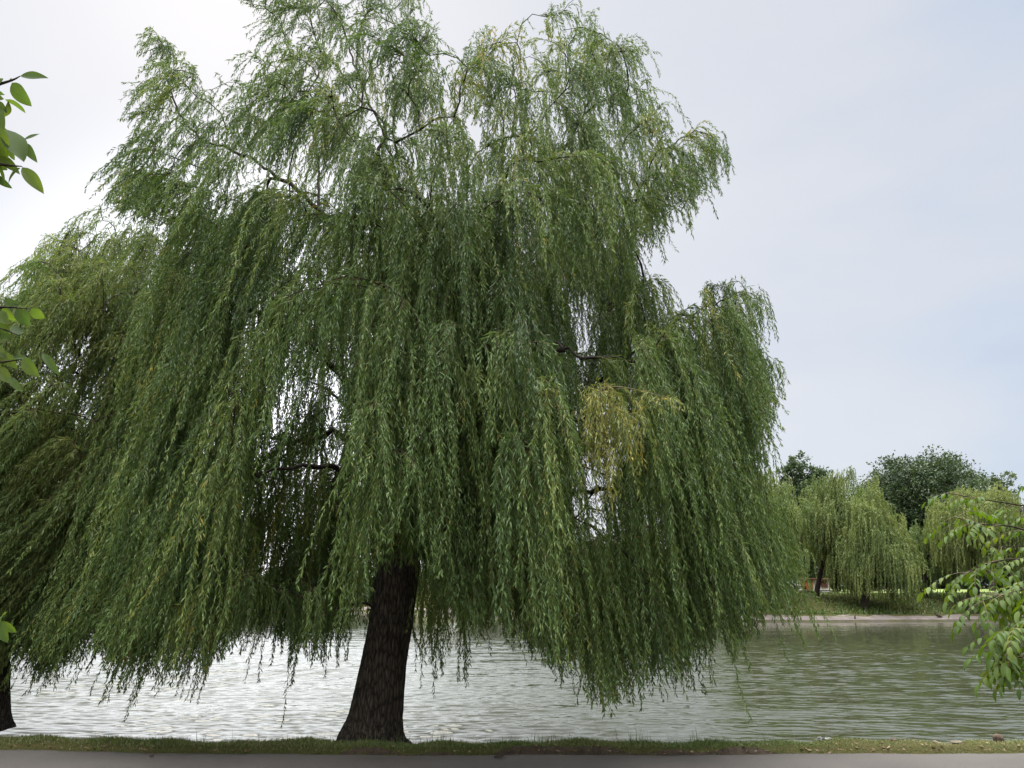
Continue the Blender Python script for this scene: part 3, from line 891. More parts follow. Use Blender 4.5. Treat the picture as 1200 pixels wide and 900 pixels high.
# ------------------------------------------------------------------ small things on the near shore and the path
def rock(name, label, loc, size, m, seed, cat='stone', group=None):
    r = np.random.default_rng(seed)
    nu, nv = 20, 12
    th = np.linspace(0, 2 * pi, nu, endpoint=False); ph = np.linspace(.02, pi - .02, nv)
    TH, PH = np.meshgrid(th, ph)
    D = np.stack([np.cos(TH) * np.sin(PH), np.sin(TH) * np.sin(PH), np.cos(PH)], -1)
    k = r.normal(0, 1, (9, 3)); f = sum(np.abs(D @ v) * .14 for v in k[:5]) + sum(np.sin(3 * D @ v) * .05 for v in k[5:])
    V = D * (.7 + f)[..., None] * np.asarray(size) * .5
    V += np.asarray(loc) + np.array([0, 0, size[2] * .35])
    mb = MB()
    i, j = np.meshgrid(np.arange(nv - 1), np.arange(nu), indexing='ij'); j2 = (j + 1) % nu
    mb.add(V.reshape(-1, 3), np.stack([i * nu + j, i * nu + j2, (i + 1) * nu + j2, (i + 1) * nu + j], -1).reshape(-1, 4), .5, 0, False)
    o = mb.build(name, [m], None, tuple(loc))
    return tag(o, label, cat, group)


def on_strip(px, py):
    """point of the near strip under a pixel"""
    Ys = np.linspace(8.2, 10.6, 600)
    Q = at(np.full(600, px), np.full(600, py), Ys)
    k = np.argmin(np.abs(Q[:, 2] - gz(Q[:, 0], Q[:, 1])))
    x, y = Q[k, :2]
    return np.array([x, y, max(float(gz(x, y)), 0.0 if y < edge(x) else -9)])


M['mudstone'] = plain_mat('mud_stone', (.05, .035, .025), (.12, .085, .06), 12, .9, .6, .02)
M['palestone'] = plain_mat('pale_stone', (.10, .085, .06), (.18, .15, .11), 9, .9, .5, .01)
M['white'] = plain_mat('white_scrap', (.2, .2, .2), (.33, .33, .32), 6, .6, .2, .01)
rock('stone', 'dark brown lumpy stone alone at the water\'s lip, far right', on_strip(1170, 866), (.10, .08, .075), M['mudstone'], 4)
rock('stone', 'pale beige stone beside the shore grass, just left of the beige slab', on_strip(1096, 869), (.06, .05, .035), M['palestone'], 5)
rock('stone', 'long flat beige slab of stone lying in the shore grass', on_strip(1122, 871), (.12, .06, .025), M['palestone'], 6)
rock('stone', 'small dark stone in the grass midway between white scrap and pale stone', on_strip(1047, 867), (.05, .04, .03), M['mudstone'], 8)
rock('stone', 'brown flat stone next to the white litter scrap', on_strip(985, 869), (.09, .05, .03), M['mudstone'], 9)


def crumpled(name, label, cat, loc, size, m, seed, h=.05):
    r = np.random.default_rng(seed); n = 9
    U, V_ = np.meshgrid(np.linspace(-.5, .5, n), np.linspace(-.5, .5, n))
    P = np.stack([U * size[0] + r.normal(0, .008, U.shape), V_ * size[1] + r.normal(0, .008, U.shape), r.uniform(0, h, U.shape)], -1) + loc + np.array([0, 0, .015])
    mb = MB(); i, j = np.meshgrid(np.arange(n - 1), np.arange(n - 1), indexing='ij'); a = i * n + j
    mb.add(P.reshape(-1, 3), np.stack([a, a + 1, a + n + 1, a + n], -1).reshape(-1, 4), .5, 0, False)
    return tag(mb.build(name, [m], None, tuple(loc)), label, cat)


crumpled('paper_scrap', 'crumpled white paper scrap lying at the grassy water\'s edge', 'litter', on_strip(966, 869), (.12, .07), M['white'], 3, .035)
M['deadleaf'] = plain_mat('dark_dead_leaf', (.02, .014, .01), (.05, .034, .022), 30, .8, .2, .004)
pl = at(577, 888, 8.25); pl[2] = .008


def curl_leaf(loc, ln, wd, rz, label, bend=.35):
    n = 9; u = np.linspace(0, 1, n)
    w = wd * np.sin(pi * u ** .8) ** .8
    a = bend * 3 * (u - .3)
    X = np.cumsum(np.cos(a)) * ln / n; Yy = np.cumsum(np.sin(a)) * ln / n
    P = np.stack([np.stack([X, Yy - w / 2, .006 + .02 * np.abs(u - .5)], -1), np.stack([X, Yy, .004 + 0 * u], -1), np.stack([X, Yy + w / 2, .012 + .015 * u], -1)], 0)
    c, s_ = cos(rz), sin(rz)
    Q = P.copy(); Q[..., 0] = P[..., 0] * c - P[..., 1] * s_; Q[..., 1] = P[..., 0] * s_ + P[..., 1] * c
    Q += loc
    mb = MB(); i, j = np.meshgrid(np.arange(2), np.arange(n - 1), indexing='ij'); k = i * n + j
    mb.add(Q.reshape(-1, 3), np.stack([k, k + 1, k + n + 1, k + n], -1).reshape(-1, 4))
    return tag(mb.build('fallen_leaf', [M['deadleaf']], None, tuple(loc)), label, 'leaf', 'dead leaves on the asphalt')


curl_leaf(pl, .16, .07, .5, 'larger curled dark dead leaf on the asphalt path, right of the trunk')
pl = at(174, 887, 8.3); pl[2] = .008
curl_leaf(pl, .05, .035, .2, 'tiny dark dead leaf on the asphalt path, under the left willow curtain')

# ------------------------------------------------------------------ trees of the far bank
def ground_at(px, Y):
    x = float(at(px, 700, Y)[0])
    return np.array([x, Y, float(gz(x, Y))])


def far_willow(px, Y, top, half, hang, label, seed, trunk_px=None, trunk_r=.22, n_tip=70, tint0=.66, m='willow_far', leafscale=1.0, nsh=17, group='willows on the far bank'):
    """dome of branches with curtains; top and hang are photo rows that give its height and the height of the curtain's hem"""
    global rng
    rng = np.random.default_rng(seed)
    base = ground_at(px if trunk_px is None else trunk_px, Y)
    c = at(px, top, Y); H = c[2]
    zb = float(at(px, hang, Y)[2]); Rr = half / F * Y
    root = empty('weeping_willow', base, label, 'tree', group)
    tb = MB()
    fork = base + np.array([(c[0] - base[0]) * .45, 0, (H - base[2]) * .42])
    tube(tb, bezier(base - np.array([0, 0, .2]), base + np.array([0, 0, .8]), fork - np.array([0, 0, 1.]), fork, 10), np.linspace(trunk_r * 1.25, trunk_r * .7, 10), 12, ridge=trunk_ridge(seed, .1, 9))
    tb.build('trunk', [M['farbark']], root, base)
    tips = []; bb = MB()
    lump = rng.normal(0, 1, (6, 3))
    for k in range(n_tip):
        v = rng.normal(0, 1, 3); v[2] = abs(v[2]) * .9 - .35; v /= np.linalg.norm(v)
        r = rng.uniform(.72, 1.0) if rng.random() < .8 else rng.uniform(.3, .7)
        bump = 1 + .17 * np.sin(3 * v @ lump[0]) + .12 * np.sin(4 * v @ lump[1]) - .04
        zc = H - (H - zb) * .52
        tip = np.array([c[0] + v[0] * Rr * r * bump, Y + v[1] * Rr * r * bump, zc + v[2] * (H - zc) * r * (bump if v[2] > 0 else 1)])
        tip[2] = min(tip[2], H)
        tips.append(tip)
        if k % 2 == 0:
            tube(bb, bezier(fork, fork + (tip - fork) * .3 + np.array([0, 0, .8]), tip + (fork - tip) * .3 + np.array([0, 0, .7]), tip, 7), np.linspace(.09, .02, 7), 4)
    bb.build('branch', [M['farbark']], root, base)
    tips = np.array(tips)
    idx = np.repeat(np.arange(n_tip), nsh)
    n = len(idx)
    O = tips[idx] + rng.normal(0, .28, (n, 3))
    outw = norm(tips - np.array([c[0], Y, H - (H - zb) * .6]))[idx]
    D = norm(outw + rng.normal(0, .5, (n, 3)) + np.array([0, 0, .35]))
    hem = zb - .35 + .5 * np.sin(O[:, 0] * 1.9 + seed) * np.sin(O[:, 1] * 1.3) + rng.exponential(.55, n)
    ln = np.clip(rng.uniform(1.0, 2.8, n), .5, np.maximum(O[:, 2] - hem, .5))
    P = strands(O, D, ln, norm(np.stack([rng.normal(-.08, .06, n), rng.normal(0, .06, n), -np.ones(n)], -1)), np.full(n, .22), K=7)
    cb = MB()
    clump = rng.normal(tint0, .10, n_tip)
    leaves_on(cb, P, np.full(n, 7), .045, .22 * leafscale, .062 * leafscale, clump[idx] + rng.normal(0, .05, n), .11, droop=.4)
    cb.build('crown', [M[m]], root, base)
    return root


def broad_tree(px, Y, top, half, low, label, seed, m='dark', trunk_px=None, trunk_r=.3, blobs=38, per=620, leaf=.24, lean_x=0, open_=.0, group='broad-leaved trees behind the willows', aspect=1.0, shrub=False):
    global rng
    rng = np.random.default_rng(seed)
    base = ground_at(px if trunk_px is None else trunk_px, Y)
    H = float(at(px, top, Y)[2]); zl = float(at(px, low, Y)[2]); Rr = half / F * Y
    cx = float(at(px, top, Y)[0])
    root = empty('dark_shrub' if shrub else 'broadleaf_tree', base, label, 'shrub' if shrub else 'tree', group)
    tb = MB()
    fork = base + np.array([(cx - base[0]) * .6 + lean_x, 0, (zl - base[2]) * .9 + .6])
    tube(tb, bezier(base - np.array([0, 0, .2]), base + np.array([0, 0, .6]), fork - np.array([lean_x * .3, 0, .8]), fork, 10), np.linspace(trunk_r * 1.3, trunk_r * .7, 10), 12, ridge=trunk_ridge(seed, .1, 9))
    zc = (H + zl) / 2; hh = (H - zl) / 2
    cb = MB(); bb = MB()
    pts = []; tints = []; dirs = []
    for k in range(blobs):
        v = rng.normal(0, 1, 3); v /= np.linalg.norm(v)
        r = rng.uniform(.55, .92) if rng.random() < .8 else rng.uniform(.1, .55)
        c = np.array([cx + v[0] * Rr * r, Y + v[1] * Rr * r * aspect, zc + v[2] * hh * r])
        br = Rr * rng.uniform(.20, .36)
        c[2] = min(c[2], H - br * .7)
        tube(bb, bezier(fork, fork + (c - fork) * .3 + np.array([0, 0, .5]), c + (fork - c) * .25, c, 7), np.linspace(.10, .02, 7), 4)
        # twigs of the clump, leaves round each twig
        nt_ = 26
        tv = norm(rng.normal(0, 1, (nt_, 3)) + np.array([0, 0, .25]))
        te = c + tv * br * rng.uniform(.55, 1.25, nt_)[:, None]
        m_ = max(4, int(per / nt_))
        q = np.repeat(te, m_, 0) + rng.normal(0, br * (.17 - .05 * open_), (nt_ * m_, 3))
        pts.append(q); tints.append(np.repeat(rng.normal(.45, .13) + rng.normal(0, .06, nt_), m_))
        dirs.append(np.repeat(tv, m_, 0))
    for _ in range(3): pass
    tb.build('trunk', [M['farbark']], root, base)
    bb.build('branch', [M['farbark']], root, base)
    P = np.concatenate(pts); t = np.concatenate(tints); D = np.concatenate(dirs)
    n = len(P)
    d = norm(D * .6 + rng.normal(0, .7, (n, 3)) + np.array([0, 0, -.25])); w = norm(np.cross(d, rng.normal(0, 1, (n, 3)) + np.array([0, 0, 1.2])))
    ll = leaf * rng.uniform(.6, 1.2, n)[:, None]; ww = ll * .27
    V = np.stack([P, P + d * ll * .5 - w * ww, P + d * ll, P + d * ll * .5 + w * ww], 1)
    k = np.arange(n)[:, None] * 4
    cb.add(V.reshape(-1, 3), k + np.array([[0, 1, 2, 3]]), np.repeat(np.clip(t + rng.normal(0, .1, n), 0, 1), 4), 0, False)
    cb.build('crown', [M[m]], root, base)
    return root


#            px    Y   top half hang
far_willow(868, 62, 548, 54, 712, 'green willow on the far bank half hidden by the huge willow\'s right hem', 101, trunk_px=905, n_tip=110)
far_willow(902, 66, 560, 38, 650, 'small light willow top on the far bank, between huge willow and dark grey-green tree', 109, n_tip=60)
far_willow(978, 66.5, 553, 46, 672, 'light willow on the far bank with a slim dark trunk beside the orange kiosk', 102, trunk_px=957, trunk_r=.19, n_tip=130)
far_willow(1020, 62.5, 575, 42, 722, 'light willow on the far bank whose curtain hangs nearly to the concrete edge', 103, trunk_px=1012, n_tip=140, nsh=19, tint0=.74)
far_willow(1143, 62, 558, 64, 676, 'broad yellow-green willow on the far bank behind the walnut twigs', 104, trunk_px=1137, trunk_r=.42, n_tip=180, tint0=.80)
far_willow(1084, 67, 610, 26, 692, 'small willow curtain on the far bank right of the leaning twin trunk', 105, n_tip=44, tint0=.5)
far_willow(1245, 66, 585, 62, 690, 'willow on the far bank cut by the right picture edge', 106, n_tip=100)
broad_tree(936, 82, 527, 36, 668, 'tall loose dark grey-green tree above the orange kiosk', 201, 'mid', trunk_px=940, blobs=52, per=620, open_=.6, leaf=.30)
broad_tree(1064, 77, 543, 70, 664, 'big round dark tree with a leaning trunk on the far bank', 202, 'dark', trunk_px=1072, trunk_r=.36, blobs=90, per=1100, lean_x=-.6, leaf=.30)
broad_tree(1112, 84, 548, 46, 664, 'green tree right behind the big round dark tree', 203, 'mid', blobs=52, per=800, leaf=.32)
broad_tree(1164, 100, 549, 27, 664, 'distant thin grey-green tree peeking above the yellow-green willow', 204, 'mid', blobs=34, per=360, open_=.8, leaf=.34)
broad_tree(1178, 76, 598, 36, 668, 'dark tree with a forked trunk behind the yellow-green willow', 205, 'dark', trunk_px=1176, trunk_r=.36, blobs=34, per=620, leaf=.3)
broad_tree(1090, 78, 600, 28, 672, 'slim dark tree just behind the leaning twin trunk', 206, 'dark', trunk_px=1088, trunk_r=.26, blobs=22, per=520, leaf=.3)
broad_tree(1118, 80, 596, 28, 672, 'slim dark tree between small willow curtain and yellow-green willow', 207, 'dark', trunk_px=1117, trunk_r=.26, blobs=22, per=520, leaf=.3)
tb_root = empty('broadleaf_tree', ground_at(1079, 78), 'upright second trunk standing close behind the big round dark tree', 'tree', 'broad-leaved trees behind the willows')
mb = MB(); b0 = np.array(tb_root.location)
tube(mb, bezier(b0 - [0, 0, .2], b0 + [0, 0, 1], b0 + [-.5, 0, 3], b0 + [-.7, .2, 5.2], 9), np.linspace(.42, .24, 9), 12, ridge=trunk_ridge(9, .1, 9))
mb.build('trunk', [M['farbark']], tb_root, b0)
for k, (px, Y, top, half, low, lb) in enumerate(((862, 96, 596, 44, 700, 'dark shrub behind the half hidden far willow'), (905, 92, 592, 38, 700, 'dark shrub left of the loose grey-green tree'), (938, 97, 604, 34, 700, 'dark shrub right behind the orange kiosk'),
                                                 (972, 94, 600, 38, 699, 'dark shrub right of the orange kiosk'), (1008, 99, 600, 36, 698, 'dark shrub seen through the light willows'), (1040, 121, 606, 40, 698, 'dark shrub beyond the bright lawn'),
                                                 (1098, 124, 606, 50, 698, 'dark shrub behind the slim dark trees'), (1165, 126, 606, 50, 698, 'dark shrub behind the forked dark tree'), (1225, 110, 606, 48, 698, 'dark shrub near the right picture edge beyond the lawn'),
                                                 (1140, 128, 640, 40, 699, 'low dark shrub behind the trunk of the yellow-green willow'), (1190, 128, 636, 44, 699, 'low dark shrub just right of the forked dark trunk'))):
    broad_tree(px, Y, top, half, low, lb, 300 + k, 'dark', blobs=40, per=420, leaf=.38, group='dark shrubs behind the far bank', shrub=True, trunk_r=.15)

# low growth along the far left shore, seen through gaps in the curtains
proto = None
rng = np.random.default_rng(40)
px_l = [-260, -170, -90, -10, 60, 130, 200, 262, 308, 350, 420, 500, 580, 660, 730, 800]
for k, px in enumerate(px_l):
    Y = 92 if px < 560 else 80 - (px - 560) * .05
    b0 = ground_at(px, Y)
    if proto is None:
        proto = broad_tree(px, Y, 666, 44, 708, 'low dark bush of the distant opposite shore under the willow curtains', 400, 'dark', blobs=22, per=380, leaf=.34, group='low bushes on the distant left shore', shrub=True, trunk_r=.15)
        continue
    c = proto.copy(); COL.objects.link(c); c.location = b0; c.rotation_euler.z = k * 1.7; s_ = rng.uniform(.7, 1.0) * (1.0 if px < 560 else 1.25); c.scale = (s_ * 1.15, s_ * 1.15, s_)
    for ch in proto.children:
        d = ch.copy(); COL.objects.link(d); d.parent = c

# ------------------------------------------------------------------ things on the far bank
M['orange'] = plain_mat('orange_boards', (.30, .10, .035), (.46, .18, .07), 3, .7, .3, .02, stretch=(6, 6, .6))
M['brown'] = plain_mat('brown_boards', (.09, .04, .028), (.17, .075, .05), 3, .7, .3, .02)
M['darkwood'] = plain_mat('dark_wood', (.020, .016, .013), (.05, .04, .032), 5, .8, .3, .01, stretch=(1, 1, .2))
M['offwhite'] = plain_mat('off_white_paint', (.62, .57, .52), (.78, .74, .70), 2, .6, .1, .01)
M['roofing'] = plain_mat('kiosk_roof', (.20, .09, .06), (.30, .15, .10), 4, .7, .2, .02)
kb = ground_at(952, 76); px1 = 76 / F
kz = float(at(952, 693, 76)[2])
K = empty('kiosk', kb, 'small orange and white timber kiosk on dark legs under the far trees', 'kiosk')
def kpart(name, mtl, *boxes):
    mb = MB()
    for (dx, dy, z0, sx, sy, sz) in boxes:
        box(mb, (kb[0] + dx * px1, kb[1] + dy, kz + (z0 + sz / 2) * px1), (sx * px1, sy, sz * px1))
    return mb.build(name, [mtl], K, kb)
kpart('body', M['offwhite'], (2, 0, 0, 30, 1.6, 13.2))
kpart('side_panel', M['orange'], (-8.2, -.86, 2.2, 12.5, .12, 9.6))
kpart('shutter', M['brown'], (11.0, -.86, 4.2, 7.4, .10, 7.2))
kpart('fascia', M['orange'], (1.5, -.86, 12.2, 7, .14, 1.6))
kpart('roof', M['roofing'], (2, -.1, 13.3, 33, 2.1, .9))
kpart('skirt', M['offwhite'], (9, -.9, -.9, 17, .10, 2.6))
for dx in (-13, -6, 1, 15):
    kpart('leg', M['darkwood'], (dx, -.55, -4.5, 1.4, .18, 4.4))
kpart('axle_beam', M['darkwood'], (-6, -.5, -1.9, 14, .25, 1.6))


def rail(px0, px1_, py, Y, label, name='rail_fence', rows=(0, -2.2), post=3.5, cat='fence'):
    p0 = at(px0, py, Y); p1 = at(px1_, py, Y)
    b0 = ground_at((px0 + px1_) / 2, Y)
    root = empty(name, b0, label, cat)
    u = Y / F
    n = max(2, int(round(np.linalg.norm(p1 - p0) / 1.8)) + 1)
    for k in range(n):
        q = p0 + (p1 - p0) * k / (n - 1)
        g_ = float(gz(q[0], q[1]))
        mb = MB(); box(mb, (q[0], q[1], (q[2] + g_ - .1) / 2), (.09, .09, max(.2, q[2] - g_ + .15))); mb.build('post', [M['darkwood']], root, b0)
    for r in rows:
        mb = MB(); box(mb, ((p0[0] + p1[0]) / 2, Y - .08, p0[2] + r * u), (np.linalg.norm(p1 - p0) + .2, .06, .10)); mb.build('rail', [M['darkwood']], root, b0)
    return root
rail(962, 981, 692.3, 73, 'low dark wooden rail fence right of the orange kiosk')
rail(1144, 1196, 686.5, 80, 'long dark rail fence along the lawn near the right picture edge', rows=(0,))

# park bench
bb_ = ground_at(938, 70.5); bz = float(at(938, 703.3, 70.5)[2]); 
B = empty('park_bench', bb_, 'dark wooden park bench on the far bank below the orange kiosk', 'bench')
bz = bb_[2] + .45
mb = MB(); [box(mb, (bb_[0], bb_[1] + .05 + dy, bz), (1.5, .10, .04)) for dy in (-.14, 0, .14)]; mb.build('seat', [M['darkwood']], B, bb_)
mb = MB(); [box(mb, (bb_[0], bb_[1] + .30 + .03 * k, bz + .2 + .14 * k), (1.5, .04, .10)) for k in (0, 1)]; mb.build('backrest', [M['darkwood']], B, bb_)
for dx in (-.6, .6):
    mb = MB(); box(mb, (bb_[0] + dx, bb_[1] + .05, bb_[2] + .19), (.07, .40, .42)); box(mb, (bb_[0] + dx, bb_[1] + .27, bb_[2] + .45), (.07, .05, .80)); mb.build('leg', [M['darkwood']], B, bb_)

# low white wall beyond the lawn
wa = at(1030, 684, 112); wb = at(1066, 682, 112)
mb = MB(); g0 = float(gz((wa[0] + wb[0]) / 2, 112)); box(mb, ((wa[0] + wb[0]) / 2, 112, (max(wa[2], g0 + .5) + g0 - .2) / 2 + .1), (wb[0] - wa[0], .3, max(wa[2], g0 + .5) - g0 + .3))
o = mb.build('garden_wall', [M['concrete']]); tag(o, 'low whitish wall beyond the bright lawn', 'wall')

# stake and bird on the concrete edge
x = float(at(1002, 727, 58.9)[0]); sb_ = np.array([x, float(shore(x)) - .1, WATER + .1])
mb = MB(); tube(mb, [sb_ - [0, 0, .4], sb_ + [.01, 0, .1], sb_ + [.03, 0, .34]], [.06, .055, .045], 8); o = mb.build('wooden_stake', [M['darkwood']], None, tuple(sb_))
tag(o, 'short dark wooden stake standing at the far concrete edge', 'stake')
M['feather'] = plain_mat('dark_feathers', (.030, .022, .016), (.075, .052, .038), 12, .8, .2, .01)
x = float(at(1094, 724, 60.5)[0]); b0 = np.array([x, float(shore(x)) + .12, WATER + .235])
bird = bpy.data.meshes.new('bird')
bv = [(0, 0, .15), (.12, 0, .12), (.24, 0, .07), (.36, 0, .03), (-.10, 0, .22), (-.16, 0, .31), (-.19, 0, .36), (-.26, 0, .355), (.02, .04, .07), (.02, .04, -.02), (.02, -.04, .07), (.02, -.04, -.02)]
be = [(0, 1), (1, 2), (2, 3), (0, 4), (4, 5), (5, 6), (6, 7), (0, 8), (8, 9), (0, 10), (10, 11)]
bird.from_pydata(bv, be, [])
bo = bpy.data.objects.new('bird', bird); COL.objects.link(bo); bo.location = b0
sk_ = bo.modifiers.new('skin', 'SKIN'); rr = [.11, .10, .06, .025, .085, .05, .055, .012, .02, .012, .02, .012]
for v, r in zip(bird.skin_vertices[0].data, rr): v.radius = (r, r)
bird.skin_vertices[0].data[0].use_root = True
bo.modifiers.new('smooth', 'SUBSURF').levels = 2; bo.modifiers['smooth'].render_levels = 2
bird.materials.append(M['feather'])
tag(bo, 'dark brown bird resting on the far concrete edge', 'bird')

# ------------------------------------------------------------------ near twigs on both sides
def leaf_template(n=7):
    u = np.linspace(0, 1, n)
    w = np.sin(pi * np.clip(u, 0, 1) ** .82) ** .85
    w[0] = .03; w[-1] = 0.0
    return u, w


def big_leaves(mb, base, tipd, nrm, ln, wd, curl, fold, tint, n=8, skew=0):
    """broad leaves with a folded midrib and a curling tip; arrays of equal length"""
    u, w = leaf_template(n)
    N_ = len(base)
    d = norm(tipd); s = norm(np.cross(nrm, d)); nn = np.cross(d, s)
    ang = curl[:, None] * u[None] ** 1.5
    fx = np.cumsum(np.cos(ang), 1); fz = -np.cumsum(np.sin(ang), 1)
    fx = (fx - fx[:, :1]) / (n - 1); fz = (fz - fz[:, :1]) / (n - 1)
    mid = base[:, None] + (d[:, None] * fx[..., None] + nn[:, None] * fz[..., None]) * ln[:, None, None]
    hw = (w[None] * wd[:, None] * .5)[..., None]
    wavy = (.10 * np.sin(u * 9)[None] * wd[:, None])[..., None]
    lift = fold[:, None, None] * hw
    Lft = mid - s[:, None] * hw + nn[:, None] * (lift + wavy * .3)
    Rgt = mid + s[:, None] * hw + nn[:, None] * (lift - wavy * .3)
    Lm = mid - s[:, None] * hw * .5 + nn[:, None] * lift * .62
    Rm = mid + s[:, None] * hw * .5 + nn[:, None] * lift * .62
    V = np.stack([Lft, Lm, mid, Rm, Rgt], 2)            # N, n, 5, 3
    k = np.arange(N_)[:, None, None] * (n * 5)
    i = np.arange(n - 1)[None, :, None]; j = np.arange(4)[None, None, :]
    f = np.stack([k + i * 5 + j, k + i * 5 + j + 1, k + (i + 1) * 5 + j + 1, k + (i + 1) * 5 + j], -1).reshape(-1, 4)
    tt = np.repeat(np.clip(tint, 0, 1), n * 5)
    mb.add(V.reshape(-1, 3), f, tt, 0, True)


# right: young walnut reaching in with drooping compound leaves
rng = np.random.default_rng(501)
tb0 = np.array([3.55, 3.0, -.05])
W = empty('walnut_tree', tb0, 'bright green compound leaves of a young tree reaching in at the right edge', 'tree')
mb = MB(); tp = catmull(np.array([tb0, tb0 + [.02, 0, .8], tb0 + [-.05, .02, 1.7], tb0 + [.0, .05, 2.8], tb0 + [.1, 0, 3.8]]), 8)
tube(mb, tp, np.linspace(.085, .006, len(tp)), 16, ridge=trunk_ridge(3, .08, 9)); mb.build('trunk', [M['limb']], W, tb0)
br_px = [
    [(1300, 700, 3.05), (1240, 640, 3.0), (1190, 618, 3.0), (1150, 614, 3.05), (1118, 606, 3.1)],
    [(1310, 690, 3.0), (1240, 660, 2.9), (1190, 655, 2.9), (1155, 662, 2.95), (1132, 672, 2.95)],
    [(1310, 700, 2.9), (1240, 690, 2.8), (1205, 690, 2.8), (1176, 697, 2.8), (1152, 704, 2.8)],
    [(1300, 720, 2.9), (1230, 720, 2.75), (1200, 735, 2.7), (1180, 746, 2.7)],
    [(1290, 740, 2.9), (1235, 755, 2.7), (1208, 768, 2.7), (1190, 770, 2.7)],
    [(1300, 650, 3.2), (1240, 600, 3.2), (1195, 592, 3.2), (1150, 585, 3.25), (1112, 578, 3.3)],
    [(1310, 660, 3.1), (1250, 630, 3.4), (1200, 640, 3.5), (1160, 640, 3.5)],
    [(1310, 640, 3.2), (1260, 580, 3.1), (1225, 570, 3.1)],
]
lb = MB(); lv = MB()
def compound(C, c):
    k = c * (len(C) - 1); i = min(int(k), len(C) - 2)
    o_ = C[i] + (C[i + 1] - C[i]) * (k - i)
    T = norm(C[i + 1] - C[i])
    d = norm(T * .5 + rng.normal(0, .6, 3) * np.array([1, 1, .5]) + [0, 0, .05])
    Lr = rng.uniform(.11, .18)
    rac = strands(o_[None], d[None], np.array([Lr]), norm(np.array([[0, 0, -1.]]) + d[None] * .6), np.array([.12]), K=6, seed_wave=.02)[0]
    tube(lb, rac, np.linspace(.0014, .0007, 7), 4, 1)
    Tt = norm(np.gradient(rac, axis=0)); sd = norm(np.cross(Tt, [0, 0, 1.]))
    bs = []; ds = []; ls = []
    for pi_, kk in enumerate((2, 3, 4, 5)):
        for sg in (-1, 1):
            bs.append(rac[kk]); ds.append(norm(Tt[kk] * .55 + sd[kk] * sg * .8 + np.array([0, 0, -.45]) + rng.normal(0, .15, 3))); ls.append(.055 + .022 * pi_ / 3)
    bs.append(rac[6]); ds.append(norm(Tt[6] + [0, 0, -.25])); ls.append(.088)
    bs = np.array(bs); ds = np.array(ds); ls = np.array(ls) * .50 * rng.uniform(.8, 1.2)
    big_leaves(lv, bs, ds, norm(np.array([0, 0, 1.]) + rng.normal(0, .35, bs.shape)), ls, ls * .40, rng.uniform(.2, 1.1, len(bs)), rng.uniform(.1, .6, len(bs)), rng.normal(.42, .12) + rng.normal(0, .08, len(bs)))

hub = at(1300, 695, 3.0)
for bi, q in enumerate(br_px):
    C = catmull(np.array([at(*w) for w in q]), 8)
    src = tp[np.argmin(np.abs(tp[:, 2] - C[0][2] + .15))]
    C = np.vstack([bezier(src, src + (C[0] - src) * .4 + [0, 0, .05], C[0] + (C[0] - C[4]) * .4, C[0], 6)[:-1], C])
    tube(lb, C, np.linspace(.0055, .0014, len(C)), 6)
    ncl = (10, 14, 24, 26, 28, 6, 7, 5)[bi]
    for c in np.concatenate([rng.uniform(.42, .98, ncl), [1.0]]):
        compound(C, c)
    for c in rng.uniform(.12, .42, 10):
        compound(C, c)
# limbs that stay outside the frame
for z_, az_ in ((.9, 5.6), (1.3, .4), (1.6, 1.3), (1.9, 5.2), (2.1, 3.4), (2.3, .9), (2.5, 2.6), (2.7, 4.3), (2.9, 5.9), (3.1, 1.8), (3.3, 3.6), (3.5, .3), (3.6, 5.0), (3.7, 2.4)):
    s_ = tp[np.argmin(np.abs(tp[:, 2] - z_))]; e_ = s_ + np.array([cos(az_) * .85, sin(az_) * .85, .5])
    for _ in range(6):
        if project(e_)[0] < 1290: e_[0] += .12
    C = bezier(s_, s_ + (e_ - s_) * .4 + [0, 0, .1], e_ - [0, 0, .05], e_, 16)
    tube(lb, C, np.linspace(.012, .0014, 16), 6)
    for c in np.concatenate([rng.uniform(.3, 1, 13), [1.0]]): compound(C, c)
for c in rng.uniform(.75, 1, 14): compound(tp, c)
lb.build('branch', [M['limb'], M['twig']], W, tb0)
lv.build('crown', [M['fresh']], W, tb0)

# left: oval-leaved tree whose twig tips enter the frame
rng = np.random.default_rng(502)
tb1 = np.array([-3.1, 2.3, -.05])
V_ = empty('oval_leaved_tree', tb1, 'large oval leaves on twigs entering at the upper left edge', 'tree')
mb = MB(); tp = catmull(np.array([tb1, tb1 + [.03, 0, 1], tb1 + [.0, .05, 2.2], tb1 + [.12, 0, 3.4], tb1 + [.2, 0, 4.4]]), 8)
tube(mb, tp, np.linspace(.09, .006, len(tp)), 16, ridge=trunk_ridge(5, .08, 9)); mb.build('trunk', [M['limb']], V_, tb1)
lb = MB(); lv = MB()
TW = []
def twig(q, r0=.006):
    C = catmull(np.array([at(*w) for w in q]), 8)
    src = tp[np.argmin(np.abs(tp[:, 2] - C[0][2] + .2))]
    C = np.vstack([bezier(src, src + (C[0] - src) * .4 + [0, 0, .1], C[0] + (C[0] - C[4]) * .3, C[0], 8)[:-1], C])
    tube(lb, C, np.linspace(.012, .0014, len(C)), 6)
    TW.append(C)
twig([(-120, 150, 2.25), (-50, 120, 2.2), (-10, 102, 2.2), (14, 94, 2.2), (24, 89, 2.2)])
twig([(-120, 210, 2.25), (-60, 190, 2.2), (-10, 192, 2.2), (12, 194, 2.2), (26, 195, 2.2)])
twig([(-120, 180, 2.25), (-60, 165, 2.2), (-12, 168, 2.2), (20, 172, 2.2)])
twig([(-120, 400, 2.7), (-60, 390, 2.6), (-5, 385, 2.6), (20, 392, 2.6)])
twig([(-120, 430, 2.7), (-60, 425, 2.6), (-5, 425, 2.6), (30, 420, 2.6)])
